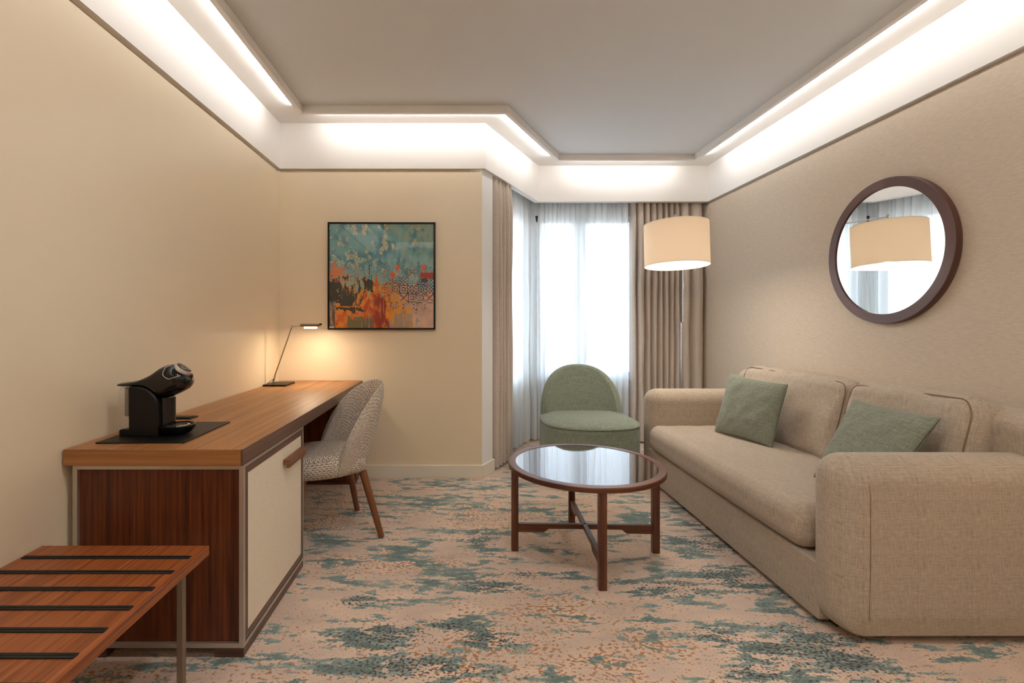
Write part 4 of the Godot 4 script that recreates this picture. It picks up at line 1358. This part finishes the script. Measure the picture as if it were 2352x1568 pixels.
func build_sofa() -> void:
	var o := V(1.9, 0, 2.825)
	var t := thing("sofa", "large beige woven two-seat sofa along the right wall", "sofa", o)
	var b := Transform3D(Basis(), -o)
	var nz := noise(81, 1.0, 2)
	# base
	part(t, "base", slab(1.405, 2.36, 0.02, 0.25, 1.93, 3.72, 2, 0.012).xf(b), M.sofa_cloth)
	# arms
	for z: float in [1.90, 3.75]:
		var arm := G.new().box(V(1.9, 0.355, z), Vector3(1.0, 0.67, 0.2), 0.095, 7, Vector3i(6, 6, 1), 0)
		arm.deform(func(p: Vector3) -> Vector3:
			# the foot stays square to the floor
			var low := clampf((0.12 - p.y) / 0.1, 0, 1)
			var zz := p.z + z
			var q := p
			if low > 0.0:
				q.z = -z + signf(zz) * lerpf(absf(zz), minf(absf(zz) * 1.9, 0.098), low * 0.9)
				q.x = lerpf(p.x, 1.9 + (p.x - 1.9) * 1.0, low)
			q.y = maxf(q.y, 0.02)
			return q)
		part(t, "arm", arm.xf(b), M.sofa_cloth)
		# seam round the front of the arm
		var path := PackedVector3Array()
		var sg := 1.0 if z < 3.0 else -1.0
		path.append(V(1.50, 0.1, z - 0.1 * sg))
		path.append(V(1.505, 0.3, z - 0.1005 * sg))
		path.append(V(1.505, 0.55, z - 0.1005 * sg))
		for k in 10:
			var a := PI * k / 9.0
			path.append(V(1.502, 0.595 + 0.0955 * sin(a), z - 0.1 * cos(a) * sg))
		part(t, "seam", G.new().tube(path, 0.0012, 6).xf(b), M.seam)
	# back
	part(t, "back_frame", G.new().box(V(2.275, 0.43, 2.825), Vector3(0.25, 0.82, 2.05), 0.07, 5, Vector3i(2, 4, 8), 2).xf(b), M.sofa_cloth)
	# seat
	var seat := G.new().box(V(1.73, 0.345, 2.825), Vector3(0.70, 0.185, 1.645), 0.07, 6, Vector3i(8, 2, 16), 2)
	seat.deform(func(p: Vector3) -> Vector3:
		var w := (p.z + 2.825) / 0.82
		var u := (p.x - 1.73) / 0.35
		var k := (1.0 - minf(w * w * w * w, 1.0))
		if p.y > 0.345:
			p.y += 0.012 * k * (1.0 - u * u) + 0.006 * nz.get_noise_2d(p.x * 4.0, p.z * 4.0)
		if u < -0.5:
			p.x -= 0.012 * k
		return p)
	part(t, "seat_cushion", seat.xf(b), M.sofa_cloth)
	# back cushions
	for q in [[2.645, 3.635], [1.985, 2.655]]:
		var l: float = q[1] - q[0]
		var cu := G.new().box(Vector3.ZERO, Vector3(0.2, 0.49, l), 0.075, 6, Vector3i(3, 10, 14), 2)
		cu.deform(func(p: Vector3) -> Vector3:
			var w := p.z / (l / 2.0)
			var h := p.y / 0.245
			var k := (1.0 - pow(absf(w), 4.0)) * (1.0 - pow(absf(h), 4.0))
			p.x += signf(p.x) * 0.022 * maxf(k, 0.0)
			p.y += 0.010 * (1.0 - w * w) * signf(p.y) + 0.012 * nz.get_noise_2d(p.z * 7.0 + q[0], p.x * 6.0)
			p.x += 0.010 * nz.get_noise_2d(p.z * 6.0 + q[0] * 3.0, p.y * 6.0)
			return p)
		var lean := Transform3D(Basis(Vector3(0, 0, 1), deg_to_rad(-14.0)), V(2.14, 0.635, (q[0] + q[1]) / 2.0))
		var cm := part(t, "back_cushion", cu.xf(lean).xf(b), M.sofa_cloth)
		# stitched edge round the front face
		var path := PackedVector3Array()
		var hw := l / 2.0 - 0.022
		var hh := 0.245 - 0.02
		var r := 0.07
		for cn in [[1, 1, 0.0], [1, -1, -PI / 2], [-1, -1, -PI], [-1, 1, -PI * 1.5]]:
			for k in 7:
				var a: float = PI / 2 + cn[2] - PI / 2 * k / 6.0
				var y: float = (hh - r) * cn[1] + r * sin(a)
				var zz: float = (hw - r) * cn[0] + r * cos(a)
				path.append(lean * Vector3(-0.090 + 0.010 * nz.get_noise_2d(zz * 6.0 + q[0] * 3.0, y * 6.0), y + 0.012 * nz.get_noise_2d(zz * 7.0 + q[0], -0.5), zz))
		path.append(path[0])
		part(cm, "seam", G.new().tube(path, 0.003, 6, -1.0, false).xf(b), M.seam)
	for x in [1.5, 2.3]:
		for d in [1.95, 3.7]:
			part(t, "foot", slab(x - 0.025, x + 0.025, 0, 0.022, d - 0.025, d + 0.025).xf(b), M.black_matte)

	o = V(1.85, 0.43, 3.15)
	t = thing("throw_pillow", "upright sage green square pillow near the far end of the sofa", "pillow", o, 0, "sage pillows on the sofa")
	var pc := [V(1.735, 0.45, 3.36), V(1.85, 0.45, 2.92), V(1.85, 0.845, 3.375), V(1.965, 0.825, 2.945)]
	part(t, "pillow_cover", cushion(pc, 0.055, 91).xf(Transform3D(Basis(), -o)), M.pillow_cloth)
	o = V(1.9, 0.43, 2.2)
	t = thing("throw_pillow", "sage green square pillow tilted back behind the near sofa arm", "pillow", o, 0, "sage pillows on the sofa")
	pc = [V(1.69, 0.455, 2.35), V(1.73, 0.46, 2.02), V(1.955, 0.815, 2.44), V(1.99, 0.80, 2.03)]
	part(t, "pillow_cover", cushion(pc, 0.055, 92).xf(Transform3D(Basis(), -o)), M.pillow_cloth)

func build_floor_lamp() -> void:
	var pd := 4.45
	var px := 0.451 * pd
	var t := thing("floor_lamp", "tall chrome arc lamp with cream drum shade behind the sofa", "lamp", V(px, 0, pd))
	var sx := 1.594 - px
	var sz := -(3.65 - pd)
	part(t, "lamp_base", G.new().lathe(PackedVector2Array([Vector2(0.0001, 0.0), Vector2(0.15, 0.0), Vector2(0.15, 0.012), Vector2(0.14, 0.018), Vector2(0.0001, 0.018)]), Vector3.ZERO, 48), M.chrome)
	part(t, "lower_pole", G.new().tube(PackedVector3Array([Vector3(-0.006, 0.016, 0), Vector3(-0.006, 1.2, 0)]), 0.0125, 16), M.chrome)
	part(t, "upper_pole", G.new().tube(PackedVector3Array([Vector3(0.006, 0.9, 0), Vector3(0.006, 1.995, 0)]), 0.0075, 16), M.chrome)
	part(t, "lamp_arm", G.new().tube(PackedVector3Array([Vector3(-sx * 0.12, 1.99, -sz * 0.12), Vector3(sx, 1.99, sz)]), 0.006, 12), M.chrome)
	part(t, "lamp_stem", G.new().tube(PackedVector3Array([Vector3(sx, 1.995, sz), Vector3(sx, 1.90, sz)]), 0.005, 12), M.chrome)
	part(t, "finial", G.new().lathe(PackedVector2Array([Vector2(0.0001, 0.0), Vector2(0.01, 0.002), Vector2(0.011, 0.008), Vector2(0.006, 0.014), Vector2(0.0001, 0.016)]), Vector3(sx, 1.994, sz), 16), M.chrome)
	var c := Vector3(sx, 0, sz)
	var r := 0.226
	var tilt := Transform3D(Basis(), Vector3(sx, 1.93, sz)) * Transform3D(Basis(Vector3(1, 0, 0), -0.055), Vector3.ZERO) * Transform3D(Basis(), Vector3(-sx, -1.93, -sz))
	part(t, "lamp_shade", G.new().lathe(PackedVector2Array([Vector2(r, 1.619), Vector2(r, 1.935)]), c, 72).xf(tilt), M.shade_cloth, "cream drum shade")
	part(t, "shade_top", G.new().lathe(PackedVector2Array([Vector2(r - 0.002, 1.93), Vector2(0.0001, 1.93)]), c, 48).xf(tilt), M.shade_lining)
	part(t, "shade_rim", G.new().lathe(PackedVector2Array([Vector2(r + 0.0008, 1.6185), Vector2(r + 0.0008, 1.622)]), c, 72).xf(tilt), M.shade_lining)
	part(t, "lamp_diffuser", G.new().lathe(PackedVector2Array([Vector2(r - 0.002, 1.620), Vector2(r - 0.002, 1.624), Vector2(0.0001, 1.624), Vector2(0.0001, 1.620), Vector2(r - 0.002, 1.620)]), c, 64).xf(tilt), M.lamp_glow, "glowing white diffuser")
	area_light(t, tilt * (c + Vector3(0, 1.616, 0)), tilt.basis * Vector3.DOWN, Vector3.FORWARD, Vector2(0.38, 0.38), FLOORLAMP, Color(1.0, 0.95, 0.88))
	part(t, "lamp_bulb", G.new().lathe(PackedVector2Array([Vector2(0.0001, 1.73), Vector2(0.02, 1.735), Vector2(0.03, 1.76), Vector2(0.026, 1.79), Vector2(0.014, 1.815), Vector2(0.012, 1.83), Vector2(0.0001, 1.83)]), c, 20), M.lamp_glow)
	omni(t, c + Vector3(0, 1.77, 0), 0.02, SHADEBULB, Color(1.0, 0.96, 0.91))

# a second lamp stands just outside the frame, by the near arm of the sofa, where its light falls
func build_corner_lamp() -> void:
	var t := thing("shaded_floor_lamp", "standing lamp with white drum shade beyond the near sofa arm", "lamp", V(2.14, 0, 1.0))
	part(t, "lamp_base", G.new().lathe(PackedVector2Array([Vector2(0.0001, 0.0), Vector2(0.14, 0.0), Vector2(0.14, 0.014), Vector2(0.0001, 0.02)]), Vector3.ZERO, 40), M.chrome)
	part(t, "lamp_pole", G.new().tube(PackedVector3Array([Vector3(0, 0.015, 0), Vector3(0, 1.42, 0)]), 0.009, 14), M.chrome)
	part(t, "lamp_shade", G.new().lathe(PackedVector2Array([Vector2(0.2, 1.28), Vector2(0.18, 1.56)]), Vector3.ZERO, 56), M.white_shade)
	part(t, "lamp_bulb", G.new().lathe(PackedVector2Array([Vector2(0.0001, 1.41), Vector2(0.02, 1.415), Vector2(0.034, 1.44), Vector2(0.034, 1.46), Vector2(0.02, 1.485), Vector2(0.0001, 1.49)]), Vector3.ZERO, 20), M.lamp_glow)
	omni(t, Vector3(0, 1.45, 0), 0.03, CORNERLAMP, Color(1.0, 0.93, 0.83))

# recessed downlights in the near part of the ceiling, above and behind the viewer
func build_downlights() -> void:
	var spots := [[-0.1, 1.2, "over the luggage bench end of the room"], [0.6, 1.1, "over the near sofa arm end of the room"], [0.5, -0.5, "behind the viewer in the near ceiling"]]
	for q in spots:
		var t := thing("ceiling_downlight", "round recessed white downlight " + q[2], "downlight", V(q[0], CEIL, q[1]), 0, "downlights in the near ceiling")
		part(t, "trim_ring", G.new().lathe(PackedVector2Array([Vector2(0.062, -0.001), Vector2(0.062, -0.006), Vector2(0.045, -0.004), Vector2(0.045, -0.001)]), Vector3.ZERO, 32), M.window_white)
		part(t, "lamp_lens", G.new().lathe(PackedVector2Array([Vector2(0.0445, -0.0015), Vector2(0.0001, -0.0015)]), Vector3.ZERO, 32), M.lamp_glow)
		area_light(t, Vector3(0, -0.008, 0), Vector3.DOWN, Vector3.FORWARD, Vector2(0.08, 0.08), DOWNLIGHT, Color(1.0, 1.0, 1.0))

func build_mirror() -> void:
	var t := thing("wall_mirror", "round mirror in a dark brown wooden frame above the sofa", "mirror", V(RX, 1.602, 2.764))
	var turn := Transform3D(Basis(Vector3(0, 0, 1), PI / 2), Vector3.ZERO)   # lathe axis y -> -x
	part(t, "mirror_frame", G.new().lathe(PackedVector2Array([Vector2(0.356, 0.002), Vector2(0.41, 0.002), Vector2(0.41, 0.034), Vector2(0.408, 0.036), Vector2(0.358, 0.036), Vector2(0.356, 0.034), Vector2(0.356, 0.024), Vector2(0.356, 0.002)]), Vector3.ZERO, 128).xf(turn), M.mirror_wood)
	part(t, "mirror_glass", G.new().lathe(PackedVector2Array([Vector2(0.3555, 0.004), Vector2(0.3555, 0.028), Vector2(0.0001, 0.028)]), Vector3.ZERO, 96).xf(turn), M.mirror)

func build_grille() -> void:
	var t := thing("air_grille", "grey slatted air grille high on the wall behind the viewer", "air grille", V(-0.3, 2.56, ND + 0.0115))
	for s in [-1.0, 1.0]:
		part(t, "frame_bar", G.new().box(Vector3(0, s * 0.07, -0.012), Vector3(1.3, 0.012, 0.02)), M.grille_grey)
		part(t, "frame_bar", G.new().box(Vector3(s * 0.644, 0, -0.012), Vector3(0.012, 0.128, 0.02)), M.grille_grey)
	for k in 7:
		part(t, "slat", G.new().box(Vector3(0, -0.054 + 0.018 * k, -0.010), Vector3(1.274, 0.003, 0.014)).xf(Transform3D()), M.grille_grey)
	part(t, "grille_back", G.new().box(Vector3(0, 0, -0.001), Vector3(1.276, 0.128, 0.002)), M.black_matte)

# ---------------------------------------------------------------- camera, light, order of building
const COVE := 0.21
const COVE_COLOR := Color(1.0, 1.0, 1.0)
const DESKLAMP := 0.28
const FLOORLAMP := 0.75
const CORNERLAMP := 0.15
const DOWNLIGHT := 0.88
const SHADEBULB := 0.024

func _ready() -> void:
	var cam := Camera3D.new()
	cam.name = "camera"
	add_child(cam)
	cam.position = Vector3(0, 1.2, 0)
	cam.projection = Camera3D.PROJECTION_FRUSTUM
	cam.near = 0.05
	cam.far = 100.0
	cam.size = 0.05 * 1568.0 / 1120.0
	cam.frustum_offset = Vector2(0.05 * (1176.0 - 1063.0) / 1120.0, -0.05 * (784.0 - 740.0) / 1120.0)
	cam.current = true

	var we := WorldEnvironment.new()
	we.name = "environment"
	var env := Environment.new()
	env.background_mode = Environment.BG_SKY
	var sky := Sky.new()
	var sm := ProceduralSkyMaterial.new()
	sm.sky_top_color = Color(0.80, 0.89, 0.98)
	sm.sky_horizon_color = Color(0.93, 0.97, 1.0)
	sm.ground_horizon_color = Color(0.80, 0.83, 0.85)
	sm.ground_bottom_color = Color(0.50, 0.51, 0.52)
	sky.sky_material = sm
	env.sky = sky
	env.background_energy_multiplier = 8.0
	env.tonemap_mode = Environment.TONE_MAPPER_LINEAR
	env.tonemap_exposure = 0.97
	env.sdfgi_enabled = true
	env.ssao_enabled = true
	env.ssil_enabled = true
	we.environment = env
	add_child(we)

	materials()
	build_room()
	build_sofa()
	build_desk()
	build_curtains()
	build_table()
	build_slipper_chair()
	build_desk_chair()
	build_mirror()
	build_picture()
	build_floor_lamp()
	build_corner_lamp()
	build_downlights()
	build_coffee_machine()
	build_desk_lamp()
	build_grille()
